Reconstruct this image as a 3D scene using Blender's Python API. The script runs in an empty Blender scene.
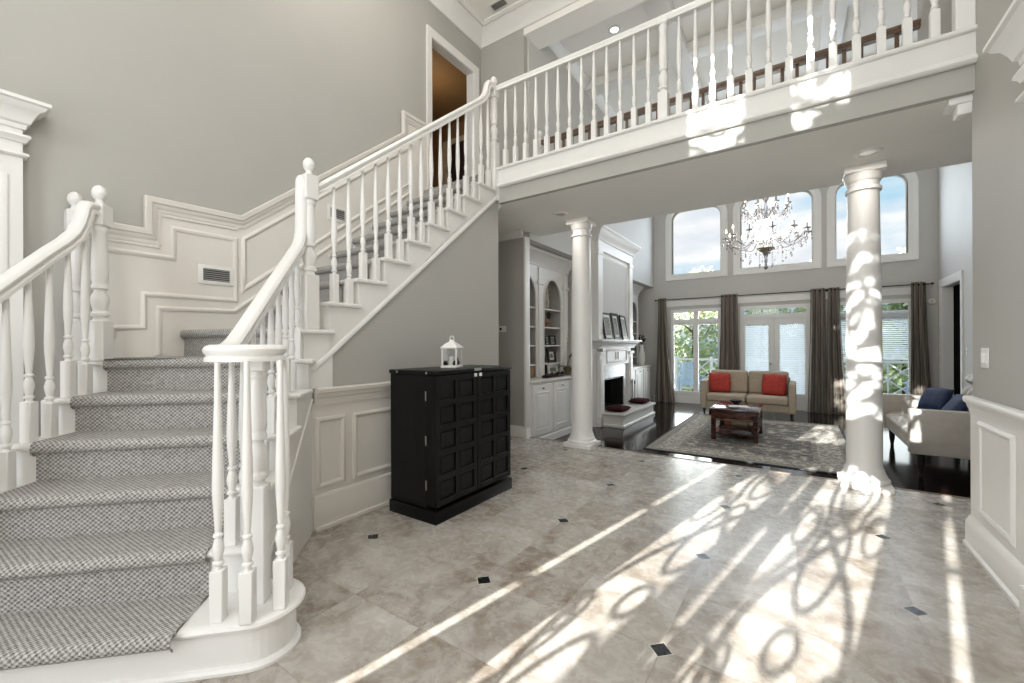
import bpy, bmesh, math, random
from mathutils import Vector, Matrix
random.seed(7)
SC = bpy.context.scene
COL = SC.collection
PI = math.pi
R2 = math.sqrt(0.5)

# ------------------------------------------------------------------ node helpers
class S:
    """socket wrapper for writing node maths as expressions"""
    def __init__(s, nt, sock): s.nt, s.k = nt, sock
    def _m(s, op, *o):
        n = s.nt.nodes.new('ShaderNodeMath'); n.operation = op
        for i, v in enumerate((s,) + o):
            if isinstance(v, S): s.nt.links.new(v.k, n.inputs[i])
            else: n.inputs[i].default_value = v
        return S(s.nt, n.outputs[0])
    def __add__(s, o): return s._m('ADD', o)
    def __sub__(s, o): return s._m('SUBTRACT', o)
    def __mul__(s, o): return s._m('MULTIPLY', o)
    def __truediv__(s, o): return s._m('DIVIDE', o)
    def abs(s): return s._m('ABSOLUTE')
    def fract(s): return s._m('FRACT')
    def floor(s): return s._m('FLOOR')
    def sin(s): return s._m('SINE')
    def lt(s, o): return s._m('LESS_THAN', o)
    def gt(s, o): return s._m('GREATER_THAN', o)
    def mn(s, o): return s._m('MINIMUM', o)
    def mx(s, o): return s._m('MAXIMUM', o)
    def pw(s, o): return s._m('POWER', o)
    def cl(s):
        r = s._m('ADD', 0.0); r.k.node.use_clamp = True; return r

class Mat:
    def __init__(s, name, color=(.8, .8, .8), rough=.5, metal=0.0, spec=.5):
        s.m = bpy.data.materials.new(name); s.m.use_nodes = True
        s.nt = s.m.node_tree; s.b = s.nt.nodes['Principled BSDF']
        s.set(color, rough, metal, spec)
        s.m.diffuse_color = (*color, 1)
    def set(s, color, rough, metal=0, spec=.5):
        s.b.inputs['Base Color'].default_value = (*color, 1)
        s.b.inputs['Roughness'].default_value = rough
        s.b.inputs['Metallic'].default_value = metal
        s.b.inputs['Specular IOR Level'].default_value = spec
    def co(s, kind='Object'):
        n = s.nt.nodes.new('ShaderNodeTexCoord'); return n.outputs[kind]
    def xyz(s, kind='Object'):
        n = s.nt.nodes.new('ShaderNodeSeparateXYZ'); s.nt.links.new(s.co(kind), n.inputs[0])
        return [S(s.nt, n.outputs[i]) for i in range(3)]
    def vec(s, x, y, z=0.0):
        n = s.nt.nodes.new('ShaderNodeCombineXYZ')
        for i, v in enumerate((x, y, z)):
            if isinstance(v, S): s.nt.links.new(v.k, n.inputs[i])
            else: n.inputs[i].default_value = v
        return n.outputs[0]
    def noise(s, scale, detail=4, rough=.55, vec=None, dist=0.0, kind='Object'):
        n = s.nt.nodes.new('ShaderNodeTexNoise')
        n.inputs['Scale'].default_value = scale; n.inputs['Detail'].default_value = detail
        n.inputs['Roughness'].default_value = rough; n.inputs['Distortion'].default_value = dist
        s.nt.links.new(vec if vec is not None else s.co(kind), n.inputs['Vector'])
        return S(s.nt, n.outputs[0])
    def voro(s, scale, vec=None, feat='F1', out='Distance'):
        n = s.nt.nodes.new('ShaderNodeTexVoronoi'); n.feature = feat
        n.inputs['Scale'].default_value = scale
        s.nt.links.new(vec if vec is not None else s.co(), n.inputs['Vector'])
        return S(s.nt, n.outputs[out])
    def white(s, vec):
        n = s.nt.nodes.new('ShaderNodeTexWhiteNoise'); n.noise_dimensions = '3D'
        s.nt.links.new(vec, n.inputs['Vector']); return S(s.nt, n.outputs['Value'])
    def ramp(s, f, stops):
        n = s.nt.nodes.new('ShaderNodeValToRGB'); e = n.color_ramp.elements
        while len(e) < len(stops): e.new(.5)
        for el, (p, c) in zip(e, stops): el.position = p; el.color = (*c, 1)
        s.nt.links.new(f.k, n.inputs[0]); return n.outputs[0]
    def mix(s, f, a, b):
        n = s.nt.nodes.new('ShaderNodeMix'); n.data_type = 'RGBA'
        if isinstance(f, S): s.nt.links.new(f.k, n.inputs[0])
        else: n.inputs[0].default_value = f
        for v, i in ((a, 6), (b, 7)):
            if isinstance(v, tuple): n.inputs[i].default_value = (*v, 1)
            else: s.nt.links.new(v, n.inputs[i])
        return n.outputs[2]
    def color(s, sock): s.nt.links.new(sock, s.b.inputs['Base Color'])
    def rough(s, f): s.nt.links.new(f.k, s.b.inputs['Roughness'])
    def bump(s, f, strength=.3, dist=.01):
        n = s.nt.nodes.new('ShaderNodeBump'); n.inputs['Strength'].default_value = strength
        n.inputs['Distance'].default_value = dist
        s.nt.links.new(f.k, n.inputs['Height']); s.nt.links.new(n.outputs[0], s.b.inputs['Normal'])

M = {}
def simple(key, color, rough=.5, metal=0, spec=.5, var=0.0, vscale=6, bump=0, bscale=200):
    a = Mat(key, color, rough, metal, spec); M[key] = a.m
    if var:
        f = a.noise(vscale, 5)
        a.color(a.ramp(f, [(.3, tuple(c*(1-var) for c in color)), (.7, tuple(min(1, c*(1+var)) for c in color))]))
    if bump: a.bump(a.noise(bscale, 3), bump, .002)
    return a

simple('white_trim', (.80, .79, .77), .38, var=.02, vscale=3)
simple('wall_paint', (.425, .415, .388), .6, var=.02, vscale=2, bump=.06, bscale=300)
simple('great_room_paint', (.54, .53, .505), .6, var=.02, vscale=2, bump=.06, bscale=300)
simple('ceiling_paint', (.88, .86, .82), .75, var=.02, vscale=2)
simple('wainscot_paint', (.74, .715, .67), .42, var=.02, vscale=3)
simple('brown_room_paint', (.30, .20, .11), .6, var=.05, vscale=2)
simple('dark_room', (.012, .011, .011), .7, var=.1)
simple('brown_wood', (.15, .095, .06), .35, var=.25, vscale=12)
simple('black_metal', (.012, .012, .012), .35, .6, var=.1)
simple('rod_metal', (.06, .055, .05), .35, .8, var=.1)
simple('steel', (.55, .55, .55), .3, 1.0, var=.05)
simple('brass', (.42, .30, .14), .3, 1.0, var=.05)
simple('vent_dark', (.10, .10, .10), .6, var=.1)
simple('plate_white', (.80, .79, .77), .3, var=.02)
simple('sofa_fabric', (.44, .37, .285), .8, var=.08, vscale=25, bump=.25, bscale=500)
simple('leather', (.46, .42, .365), .33, var=.08, vscale=12, bump=.1, bscale=150)
simple('red_fabric', (.42, .045, .03), .8, var=.2, vscale=14, bump=.3, bscale=300)
simple('blue_fabric', (.006, .020, .070), .6, var=.5, vscale=18, bump=.3, bscale=200)
simple('maroon_fabric', (.030, .004, .006), .95, 0, .1, var=.25, vscale=20, bump=.3, bscale=300)
simple('hearth_stone', (.66, .64, .60), .3, var=.06, vscale=8)
simple('fire_black', (.006, .006, .006), .6, var=.2)
simple('photo_print', (.16, .18, .15), .4, var=.9, vscale=26)
simple('mat_board', (.75, .74, .70), .6, var=.02)
simple('frame_black', (.012, .011, .010), .35, var=.2)
simple('figurine_wood', (.16, .08, .04), .45, var=.4, vscale=20)
simple('figurine_pale', (.66, .60, .52), .5, var=.2, vscale=30)
simple('dark_green_glass', (.015, .035, .028), .15, var=.2)
simple('basket_wicker', (.36, .22, .11), .7, var=.4, vscale=60, bump=.5, bscale=90)
simple('dried_stems', (.022, .012, .012), .8, var=.4, vscale=30)
simple('plant_leaf', (.06, .10, .03), .5, var=.4, vscale=20)
simple('plant_stem', (.10, .11, .04), .6, var=.3)
simple('orchid_petal', (.62, .60, .45), .6, var=.15)
simple('terracotta_dark', (.10, .075, .045), .5, var=.3)
simple('deck_wood', (.50, .50, .52), .7, var=.1, vscale=4)
simple('deck_white', (.82, .83, .85), .5, var=.02)
simple('chair_blue', (.42, .55, .70), .5, var=.1)
simple('lawn', (.16, .22, .07), .9, var=.35, vscale=1.2)
simple('bark', (.14, .10, .07), .9, var=.3, vscale=10)
simple('candle_wax', (.85, .82, .74), .5, var=.02)
simple('shade_dark', (.03, .02, .02), .5, var=.2)
a = simple('blind_white', (.80, .81, .83), .5, var=.02); tr_ = a.nt.nodes.new('ShaderNodeBsdfTranslucent'); tr_.inputs[0].default_value = (.9, .93, .97, 1); ms_ = a.nt.nodes.new('ShaderNodeMixShader'); ms_.inputs[0].default_value = .88; a.nt.links.new(a.b.outputs[0], ms_.inputs[1]); a.nt.links.new(tr_.outputs[0], ms_.inputs[2]); a.nt.links.new(ms_.outputs[0], a.nt.nodes['Material Output'].inputs[0])
simple('book_paper', (.55, .58, .62), .5, var=.3, vscale=14)
simple('entry_iron', (.015, .014, .013), .45, .5, var=.1)

a = simple('leaf_green', (.40, .46, .24), .6); f = a.noise(1.1, 4)
a.color(a.ramp(f, [(.25, (.26, .33, .14)), (.5, (.54, .61, .36)), (.75, (.82, .85, .66))]))

# crystal: light-grey glassy pieces
a = Mat('crystal', (.6, .58, .6), .08, 0, 1.0); M['crystal'] = a.m
a.b.inputs['Transmission Weight'].default_value = .55; a.b.inputs['IOR'].default_value = 1.5
a.color(a.ramp(a.noise(60, 2), [(.3, (.16, .14, .14)), (.7, (.70, .66, .66))]))
a = Mat('bulb_glow', (1, .9, .75), .4); M['bulb_glow'] = a.m
a.b.inputs['Emission Color'].default_value = (1, .86, .66, 1); a.b.inputs['Emission Strength'].default_value = 2.5
a = Mat('downlight_glow', (1, .95, .85), .4); M['downlight_glow'] = a.m
a.b.inputs['Emission Color'].default_value = (1, .93, .82, 1); a.b.inputs['Emission Strength'].default_value = 4
# thin clear pane
def pane_mat(key, tint, gl):
    m = bpy.data.materials.new(key); m.use_nodes = True; nt = m.node_tree; nt.nodes.clear()
    o = nt.nodes.new('ShaderNodeOutputMaterial'); t = nt.nodes.new('ShaderNodeBsdfTransparent')
    g = nt.nodes.new('ShaderNodeBsdfGlossy'); x = nt.nodes.new('ShaderNodeMixShader')
    fr = nt.nodes.new('ShaderNodeFresnel'); fr.inputs[0].default_value = 1.35
    mu = nt.nodes.new('ShaderNodeMath'); mu.operation = 'MULTIPLY'; mu.inputs[1].default_value = gl
    nt.links.new(fr.outputs[0], mu.inputs[0])
    t.inputs[0].default_value = (*tint, 1); g.inputs['Roughness'].default_value = .03
    nt.links.new(mu.outputs[0], x.inputs[0]); nt.links.new(t.outputs[0], x.inputs[1]); nt.links.new(g.outputs[0], x.inputs[2])
    nt.links.new(x.outputs[0], o.inputs[0]); M[key] = m
pane_mat('pane_glass', (.97, .985, .985), 1.0)

# travertine tile with black diamond insets
TP, TX0, TY0 = .957, -.490, .885
a = Mat('travertine_tile', (.45, .41, .36), .25, 0, .42); M['travertine_tile'] = a.m
x, y, z = a.xyz()
u = (x - TX0) / (TP/2); v = (y - TY0) / (TP/2)
gx = ((u + .5).fract() - .5).abs(); gy = ((v + .5).fract() - .5).abs()
grout = gx.mn(gy).lt(.0045)
dx = (((x - TX0) / TP + .5).fract() - .5).abs(); dy = (((y - TY0) / TP + .5).fract() - .5).abs()
d1 = dx + dy
d2 = (x - .94).abs() + (y - 4.77).abs()
inset = d1.lt(.049).mx(d2.lt(.049))
ring = d1.lt(.056).mx(d2.lt(.055))
cell = a.vec(u.floor(), v.floor(), 0.0)
rnd = a.white(cell); rnd2 = a.white(a.vec(v.floor(), u.floor(), 5.0))
off = a.vec(x + rnd * 9.0, y + rnd2 * 7.0, rnd * 4.0)
n1 = a.noise(3.2, 6, .62, off, 1.2); n2 = a.noise(16, 5, .7, off, .6); n3 = a.noise(1.1, 2, .5)
f = n1 * .66 + n2 * .32 + rnd * .12 + n3 * .14
base = a.ramp(f, [(.40, (.155, .115, .082)), (.52, (.285, .245, .203)), (.63, (.405, .375, .335)), (.80, (.53, .51, .48))])
c = a.mix(grout, base, (.30, .265, .22))
c = a.mix(ring, c, (.55, .53, .49)); c = a.mix(inset, c, (.008, .008, .009)); a.color(c)
a.rough(n2 * .22 + .16)
a.bump((grout * -1.0) + n2 * .08, .25, .003)

# dark polished wood
a = Mat('dark_wood_floor', (.02, .012, .01), .14, 0, .26); M['dark_wood_floor'] = a.m
x, y, z = a.xyz()
pl = (x / .085); seam = ((pl + .5).fract() - .5).abs().lt(.02)
r = a.white(a.vec(pl.floor(), (y / 1.1 + a.white(a.vec(pl.floor(), 3.0, 1.0)) * 5.0).floor(), 0.0))
g = a.noise(1, 5, .6, a.vec(x * 40.0, y * 3.0, r * 10.0))
c = a.ramp(g * .6 + r * .4, [(.25, (.004, .0028, .0024)), (.75, (.018, .011, .009))])
a.color(a.mix(seam, c, (.003, .002, .002))); a.rough(g * .10 + .06)

# carpet: little woven diamonds, light and charcoal
a = Mat('woven_carpet', (.4, .39, .37), .95, 0, .1); M['woven_carpet'] = a.m
x, y, z = a.xyz('UV'); wob = a.noise(120, 2, .5, None, 0, 'UV')
p, q = (x + (wob - .5) * .012) / .0112, (y + (wob - .5) * .010) / .0105
wv = (p * PI).sin() * (q * PI).sin()
nz = a.noise(45, 3, .6, None, 0, 'UV'); n2 = a.noise(260, 2, .6, None, 0, 'UV')
f = (wv * .30 + .54 + (nz - .5) * .5 + (n2 - .5) * .8).cl()
a.color(a.ramp(f, [(.16, (.09, .088, .088)), (.40, (.25, .243, .235)), (.60, (.44, .425, .405)), (.85, (.62, .605, .58))]))
a.bump(wv * .5 + n2 * .5, .7, .006)

# black cabinet wood
a = Mat('black_stained_wood', (.008, .007, .007), .28, 0, .22); M['black_stained_wood'] = a.m
x, y, z = a.xyz(); g = a.noise(1, 6, .6, a.vec(x * 30.0, y * 30.0, z * 2.5))
a.color(a.ramp(g, [(.35, (.0015, .0015, .0015)), (.7, (.007, .0065, .0065))])); a.rough(g * .3 + .18); a.bump(g, .25, .003)
a = Mat('coffee_table_wood', (.06, .02, .012), .16); M['coffee_table_wood'] = a.m
x, y, z = a.xyz(); g = a.noise(1, 6, .6, a.vec(x * 5.0, y * 26.0, z * 20.0), 1.0)
a.color(a.ramp(g, [(.35, (.012, .006, .005)), (.55, (.06, .020, .012)), (.75, (.16, .07, .045))])); a.rough(g * .1 + .08)

# curtain: striped silk
a = Mat('striped_curtain', (.2, .18, .15), .5); M['striped_curtain'] = a.m
x, y, z = a.xyz('UV')
st = (x / .11).fract()
c = a.ramp(st, [(.0, (.075, .062, .05)), (.28, (.14, .12, .10)), (.33, (.25, .21, .165)), (.62, (.36, .315, .25)), (.66, (.10, .07, .052)), (.95, (.22, .19, .155))])
a.color(c); a.b.inputs['Sheen Weight'].default_value = .2

# rug
a = Mat('persian_rug', (.3, .28, .25), .95, 0, .1); M['persian_rug'] = a.m
x, y, z = a.xyz()
RX0, RX1, RY0, RY1 = -1.22, 1.22, -1.80, 1.80
ex = (x.abs() * -1.0 + RX1); ey = (y.abs() * -1.0 + RY1); ed = ex.mn(ey)
vo = a.voro(9); vo2 = a.voro(21); nn = a.noise(14, 5, .65, None, 1.5)
field = a.ramp(vo * .5 + nn * .7, [(.38, (.055, .055, .058)), (.52, (.22, .21, .195)), (.62, (.13, .125, .12)), (.76, (.44, .41, .36))])
bord = a.ramp(vo2 * .9 + nn * .5, [(.32, (.07, .065, .065)), (.48, (.40, .37, .32)), (.62, (.19, .18, .17)), (.8, (.50, .47, .41))])
gu = a.ramp(vo2 + nn * .3, [(.35, (.10, .10, .10)), (.6, (.30, .28, .25))])
c = a.mix(ed.lt(.46), field, gu); c = a.mix(ed.lt(.40), c, bord); c = a.mix(ed.lt(.14), c, gu); c = a.mix(ed.lt(.08), c, (.30, .285, .26)); c = a.mix(ed.lt(.03), c, (.07, .068, .07))
a.color(c); a.bump(nn, .4, .004)
# marble slip
a = Mat('fireplace_marble', (.62, .61, .60), .2); M['fireplace_marble'] = a.m
a.color(a.ramp(a.noise(5, 7, .7, None, 2.0), [(.35, (.36, .36, .37)), (.5, (.60, .59, .58)), (.7, (.72, .71, .70))]))

# ------------------------------------------------------------------ mesh builder
class MB:
    def __init__(s): s.bm = bmesh.new(); s.uv = None
    def face(s, pts, uv=None):
        vs = [s.bm.verts.new(p) for p in pts]
        try: f = s.bm.faces.new(vs)
        except ValueError: return None
        if uv:
            if s.uv is None: s.uv = s.bm.loops.layers.uv.new('UVMap')
            for l, t in zip(f.loops, uv): l[s.uv].uv = t
        return f
    def grid(s, rows, closed_u=False, closed_v=False, uvs=None):
        vr = [[s.bm.verts.new(p) for p in r] for r in rows]
        n, m = len(vr), len(vr[0])
        if uvs and s.uv is None: s.uv = s.bm.loops.layers.uv.new('UVMap')
        for i in range(n if closed_v else n - 1):
            for j in range(m if closed_u else m - 1):
                idx = [(i, j), ((i+1) % n, j), ((i+1) % n, (j+1) % m), (i, (j+1) % m)]
                try: f = s.bm.faces.new([vr[p][q] for p, q in idx])
                except ValueError: continue
                if uvs:
                    for l, (p, q) in zip(f.loops, idx): l[s.uv].uv = uvs[p][q]
        return vr
    def box(s, x0, x1, y0, y1, z0, z1, bev=0, seg=2, mat=None):
        b = bmesh.new(); bmesh.ops.create_cube(b, size=1)
        for v in b.verts:
            v.co = Vector(((x0+x1)/2 + v.co.x*(x1-x0), (y0+y1)/2 + v.co.y*(y1-y0), (z0+z1)/2 + v.co.z*(z1-z0)))
        if bev: bmesh.ops.bevel(b, geom=list(b.edges), offset=bev, segments=seg, affect='EDGES', profile=.5)
        if mat is not None: bmesh.ops.transform(b, matrix=mat, verts=b.verts)
        s.add(b); return s
    def add(s, b):
        mp = {v: s.bm.verts.new(v.co) for v in b.verts}
        for f in b.faces:
            try: s.bm.faces.new([mp[v] for v in f.verts])
            except ValueError: pass
        b.free()
    def lathe(s, prof, c=(0, 0, 0), seg=12, mat=None):
        rows = []
        for r, z in prof:
            rows.append([Vector((c[0] + max(r, 1e-4)*math.cos(2*PI*k/seg), c[1] + max(r, 1e-4)*math.sin(2*PI*k/seg), c[2] + z)) for k in range(seg)])
        if mat is not None: rows = [[mat @ p for p in r] for r in rows]
        s.grid(rows, closed_u=True)
        s.face(list(reversed(rows[0]))); s.face(rows[-1]); return s
    def prism(s, poly, vec):
        """poly: list of 3D points, extruded by vec"""
        vec = Vector(vec); A = [Vector(p) for p in poly]; B = [p + vec for p in A]
        s.face(list(reversed(A))); s.face(B)
        n = len(A)
        for i in range(n): s.face([A[i], A[(i+1) % n], B[(i+1) % n], B[i]])
        return s
    def tube(s, path, r, seg=6, closed=False, taper=None):
        P = [Vector(p) for p in path]; n = len(P); rows = []; up = None
        for i in range(n):
            t = (P[(i+1) % n] - P[i-1]) if (closed or 0 < i < n-1) else (P[1]-P[0] if i == 0 else P[-1]-P[-2])
            t.normalize()
            if up is None: up = t.orthogonal().normalized()
            up = (up - t*up.dot(t))
            up = up.normalized() if up.length > 1e-6 else t.orthogonal().normalized()
            sd = t.cross(up); rr = r if taper is None else r*taper[i]
            rows.append([P[i] + (up*math.cos(2*PI*k/seg) + sd*math.sin(2*PI*k/seg))*rr for k in range(seg)])
        s.grid(rows, closed_u=True, closed_v=closed)
        if not closed: s.face(list(reversed(rows[0]))); s.face(rows[-1])
        return s
    def molding(s, path, N, prof, closed=False):
        """prof (a,b): a to the left of travel seen against N, b along N; mitred"""
        P = [Vector(p) for p in path]; N = Vector(N).normalized(); n = len(P); rows = []
        for i in range(n):
            d0 = (P[i]-P[i-1]).normalized() if (closed or i > 0) else None
            d1 = (P[(i+1) % n]-P[i]).normalized() if (closed or i < n-1) else None
            if d0 is None: d0 = d1
            if d1 is None: d1 = d0
            p0, p1 = N.cross(d0), N.cross(d1); k = 1 + p0.dot(p1)
            m = (p0+p1)/k if k > .05 else p0
            rows.append([P[i] + m*a_ + N*b_ for a_, b_ in prof])
        s.grid(rows, closed_u=True, closed_v=closed)
        if not closed: s.face(list(reversed(rows[0]))); s.face(rows[-1])
        return s
    def rail(s, path, lat, prof):
        """planar sweep: prof (a along lat, b up across the tangent); lat vector or list"""
        P = [Vector(p) for p in path]; n = len(P); rows = []
        for i in range(n):
            L = Vector(lat[i] if isinstance(lat, list) else lat).normalized()
            d0 = (P[i]-P[i-1]).normalized() if i > 0 else None
            d1 = (P[i+1]-P[i]).normalized() if i < n-1 else None
            if d0 is None: d0 = d1
            if d1 is None: d1 = d0
            u0, u1 = L.cross(d0), L.cross(d1); m = (u0+u1)/(1+u0.dot(u1))
            rows.append([P[i] + L*a_ + m*b_ for a_, b_ in prof])
        s.grid(rows, closed_u=True); s.face(list(reversed(rows[0]))); s.face(rows[-1]); return s
    def mesh(s, name, mat, smooth=35):
        bmesh.ops.recalc_face_normals(s.bm, faces=s.bm.faces)
        me = bpy.data.meshes.new(name); s.bm.to_mesh(me); s.bm.free()
        me.materials.append(M[mat])
        if smooth:
            me.polygons.foreach_set('use_smooth', [True]*len(me.polygons))
            me.set_sharp_from_angle(angle=math.radians(smooth))
        me.update(); return me
    def obj(s, name, mat, parent=None, smooth=35, label=None, world=False):
        """world=True: the points are world coordinates, re-based on the (unrotated) parent chain"""
        if world and parent is not None:
            o = Vector((0, 0, 0)); p = parent
            while p is not None: o += p.location; p = p.parent
            for v in s.bm.verts: v.co -= o
        return link(name, s.mesh(name, mat, smooth), parent, label)

def link(name, me, parent=None, label=None, loc=(0, 0, 0), rot=(0, 0, 0)):
    o = bpy.data.objects.new(name, me); COL.objects.link(o)
    o.location = loc; o.rotation_euler = rot
    if parent is not None: o.parent = parent
    if label: o['label'] = label
    return o
def tag(o, label, cat, group=None, kind=None):
    o['label'] = label; o['category'] = cat
    if group: o['group'] = group
    if kind: o['kind'] = kind
    return o
def thing(name, label, cat, loc=(0, 0, 0), rz=0, group=None, kind=None):
    o = bpy.data.objects.new(name, None); COL.objects.link(o); o.location = loc; o.rotation_euler = (0, 0, rz)
    o.empty_display_size = .1
    return tag(o, label, cat, group, kind)
def dup(root, loc, rz=0, label=None, group=None, parent=None):
    r = root.copy(); COL.objects.link(r); r.location = loc; r.rotation_euler = (0, 0, rz)
    if parent is not None: r.parent = parent
    if label: r['label'] = label
    if group: r['group'] = group
    for ch in list(root.children):
        c_ = ch.copy(); COL.objects.link(c_); c_.parent = r
        for g_ in ch.children:
            d_ = g_.copy(); COL.objects.link(d_); d_.parent = c_
    return r
def struct(name, mb, mat, label=None, cat=None, parent=None, smooth=35):
    o = mb.obj(name, mat, parent, smooth)
    if parent is None:
        o['kind'] = 'structure'
        o['label'] = label; o['category'] = cat
    return o
def boxes(*bs):
    m = MB()
    for b in bs: m.box(*b)
    return m
def rects(U, V, holes):
    """tile a U x V rectangle leaving rectangular holes; returns list of (u0,u1,v0,v1)"""
    us = sorted({U[0], U[1], *[h for q in holes for h in q[:2]]}); vs = sorted({V[0], V[1], *[h for q in holes for h in q[2:]]})
    out = []
    for i in range(len(us)-1):
        for j in range(len(vs)-1):
            cu, cv = (us[i]+us[i+1])/2, (vs[j]+vs[j+1])/2
            if not any(h[0] < cu < h[1] and h[2] < cv < h[3] for h in holes): out.append((us[i], us[i+1], vs[j], vs[j+1]))
    return out

# ------------------------------------------------------------------ dimensions
LX = -3.94          # left wall of the stair hall
SX = -2.80          # wall under the upper flight
RXW = .93           # right wall of the hall
FB = 3.86           # gallery front
ZF2 = 3.24          # upper floor
ZC = 2.91           # ceiling under the gallery
ZT = 5.95           # hall ceiling
YE = 5.06           # edge of the tile
D = -.17            # great room floor level
GL, GR, GY = -3.15, 2.22, 11.3
YF = -2.6           # entry wall
RISE = .2025

# ------------------------------------------------------------------ setting
m = boxes((-4.7, 2.4, YF-.1, YE, D-.1, 0)); struct('floor', m, 'travertine_tile', 'beige travertine tile floor with small black diamond insets', 'floor')
m = boxes((-4.0, 2.4, YE+.001, GY+.15, D-.12, D)); struct('floor_greatroom', m, 'dark_wood_floor', 'polished near-black wood floor of the sunken living room', 'floor')
m = MB().box(-3.17, 1.6, YE, YE+.045, D, .004, .006); struct('trim_1', m, 'brown_wood', 'dark wood nosing strip along the edge of the tile', 'trim')

# left wall with the upper doorway
m = MB()
for (y0, y1, z0, z1) in rects((YF-.1, 5.4), (0, 6.1), [(3.96, 4.82, ZF2, 5.32)]): m.box(LX-.12, LX, y0, y1, z0, z1)
struct('wall_left', m, 'wall_paint', 'tall grey-beige wall beside the staircase', 'wall')
# upper back wall at the end of the landing corridor, pier only
struct('wall_back', boxes((LX-.1, -3.18, 5.0, 5.38, ZF2, 6.1)), 'wall_paint', 'short grey wall at the top of the stairs facing the hall', 'wall')
struct('trim_2', boxes((-3.18, 2.3, 5.0, 5.38, 5.66, 6.1)), 'ceiling_paint', 'header beam over the opening behind the gallery', 'beam')
struct('wall_gallery', boxes((RXW+.1, 2.35, 5.26, 5.375, ZC+.03, 6.05)), 'wall_paint', 'grey wall beside the gallery end', 'wall')
# wall under the stair
m = MB().prism([(SX-.06, 1.60, 0), (SX-.06, 3.866, 0), (SX-.06, 3.866, 3.01), (SX-.06, 1.92, 1.42), (SX-.06, 1.60, 1.10)], (.05, 0, 0))
m.box(LX, SX-.06, 3.80, 3.866, 0, 2.93)
struct('wall_stair', m, 'wall_paint', 'grey wall below the sloping underside of the upper stair flight', 'wall')
# recess wall (thermostat) and its corridor
struct('wall_recess', boxes((-4.7, -3.19, 5.0, 5.09, 0, ZC+.4), (-4.75, -4.65, 3.8, 5.09, 0, ZC+.1), (-4.7, LX, 3.72, 3.866, 0, ZC)), 'wall_paint', 'grey wall of the side passage behind the black cabinet', 'wall')
# right wall (hall) + right passage
m = boxes((RXW, RXW+.2, YF-.1, 3.92, 0, 6.1), (RXW, RXW+.2, 3.9, 5.4, ZC+.02, 6.1), (RXW+.1, 2.4, 3.80, 3.92, 0, ZC), (2.3, 2.4, 3.8, 5.4, D, ZC))
struct('wall_right', m, 'wall_paint', 'grey wall at the right edge with white panelling below', 'wall')
# entry wall behind the camera: arched double door, slim sidelights, window above
def arch_pts(x0, x1, z0, zs, rise, n=24):
    c_ = (x0+x1)/2; w = (x1-x0)/2
    return [(x0, z0)] + [(c_ - w*math.cos(PI*k/n), zs + rise*math.sin(PI*k/n)) for k in range(n+1)] + [(x1, z0)]
DX0, DX1 = -1.90, -.68
m = MB()
for (x0, x1, z0, z1) in rects((LX-.1, RXW+.1), (0, 6.1), [(DX0, DX1, 0, 2.5), (-2.18, -2.11, .1, 2.3), (-.46, -.39, .1, 2.3), (-2.02, -.60, 2.75, 4.48), (-2.02, -1.58, 4.75, 5.6), (-1.28, -.92, 4.75, 5.6)]): m.box(x0, x1, YF-.12, YF, z0, z1)
ap = arch_pts(DX0, DX1, 0, 1.95, .5)[1:-1]
cx_ = (DX0+DX1)/2
L_ = [p for p in ap if p[0] <= cx_+1e-6]; Rr = [p for p in ap if p[0] >= cx_-1e-6]
m.prism([(x, YF-.12, z) for x, z in L_] + [(cx_, YF-.12, 2.5), (DX0, YF-.12, 2.5)], (0, .12, 0))
m.prism([(x, YF-.12, z) for x, z in Rr] + [(DX1, YF-.12, 2.5), (cx_, YF-.12, 2.5)], (0, .12, 0))
struct('wall_front', m, 'wall_paint', 'entry wall behind the viewer with the arched front door', 'wall')
d_ = struct('door_1', MB().molding([(x, YF-.06, z) for x, z in arch_pts(DX0+.03, DX1-.03, 0.0, 1.95, .47)], (0, 1, 0), [(-.03, -.05), (.03, -.05), (.03, .05), (-.03, .05)]), 'entry_iron', 'arched iron and glass double front door', 'door')
m = boxes((cx_-.05, cx_+.05, YF-.09, YF-.03, 0, 2.42), (DX0, DX1, YF-.09, YF-.03, 0, .22))
def S3(pts): return [(x, YF-.06, z) for x, z in pts]
for sx in (-1, 1):
    c0 = cx_ + sx*.315
    for ph in (0, PI):
        m.tube(S3([(c0 + .21*math.sin(2*PI*(z-.22)/1.5+ph)*(1 if z < 1.9 else .7), z) for z in [.22+.06*k for k in range(34)]]), .019, 5)
    for zc in (.45, 1.05, 1.65, 2.1):
        m.tube(S3([(c0 + .185 + .055*math.cos(t*PI/8), zc + .16 + .12*math.sin(t*PI/8)) for t in range(16)]), .012, 5, True); m.tube(S3([(c0 - .185 + .055*math.cos(t*PI/8), zc + .16 + .12*math.sin(t*PI/8)) for t in range(16)]), .012, 5, True)
        m.tube(S3([(c0 + .085*math.cos(t*PI/10), zc + .20*math.sin(t*PI/10)) for t in range(20)]), .015, 5, True)
        m.tube(S3([(c0 + .05*math.cos(t*PI/6), zc - .30 + .05*math.sin(t*PI/6)) for t in range(12)]), .014, 5, True)
        for s2 in (-1, 1):
            m.tube(S3([(c0 + s2*(.27 - .11*t/10*math.cos(t*.55)), zc + .20 - .16*math.sin(t*.55)*(1-t/16)) for t in range(14)]), .014, 5)
    m.tube(S3([(c0, .22), (c0, .40)]), .009, 5)
m.obj('iron_scrollwork', 'entry_iron', d_)
g = MB(); g.face([(x, YF-.07, z) for x, z in arch_pts(DX0+.02, DX1-.02, .02, 1.95, .46)]); g.obj('pane', 'pane_glass', d_)
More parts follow.
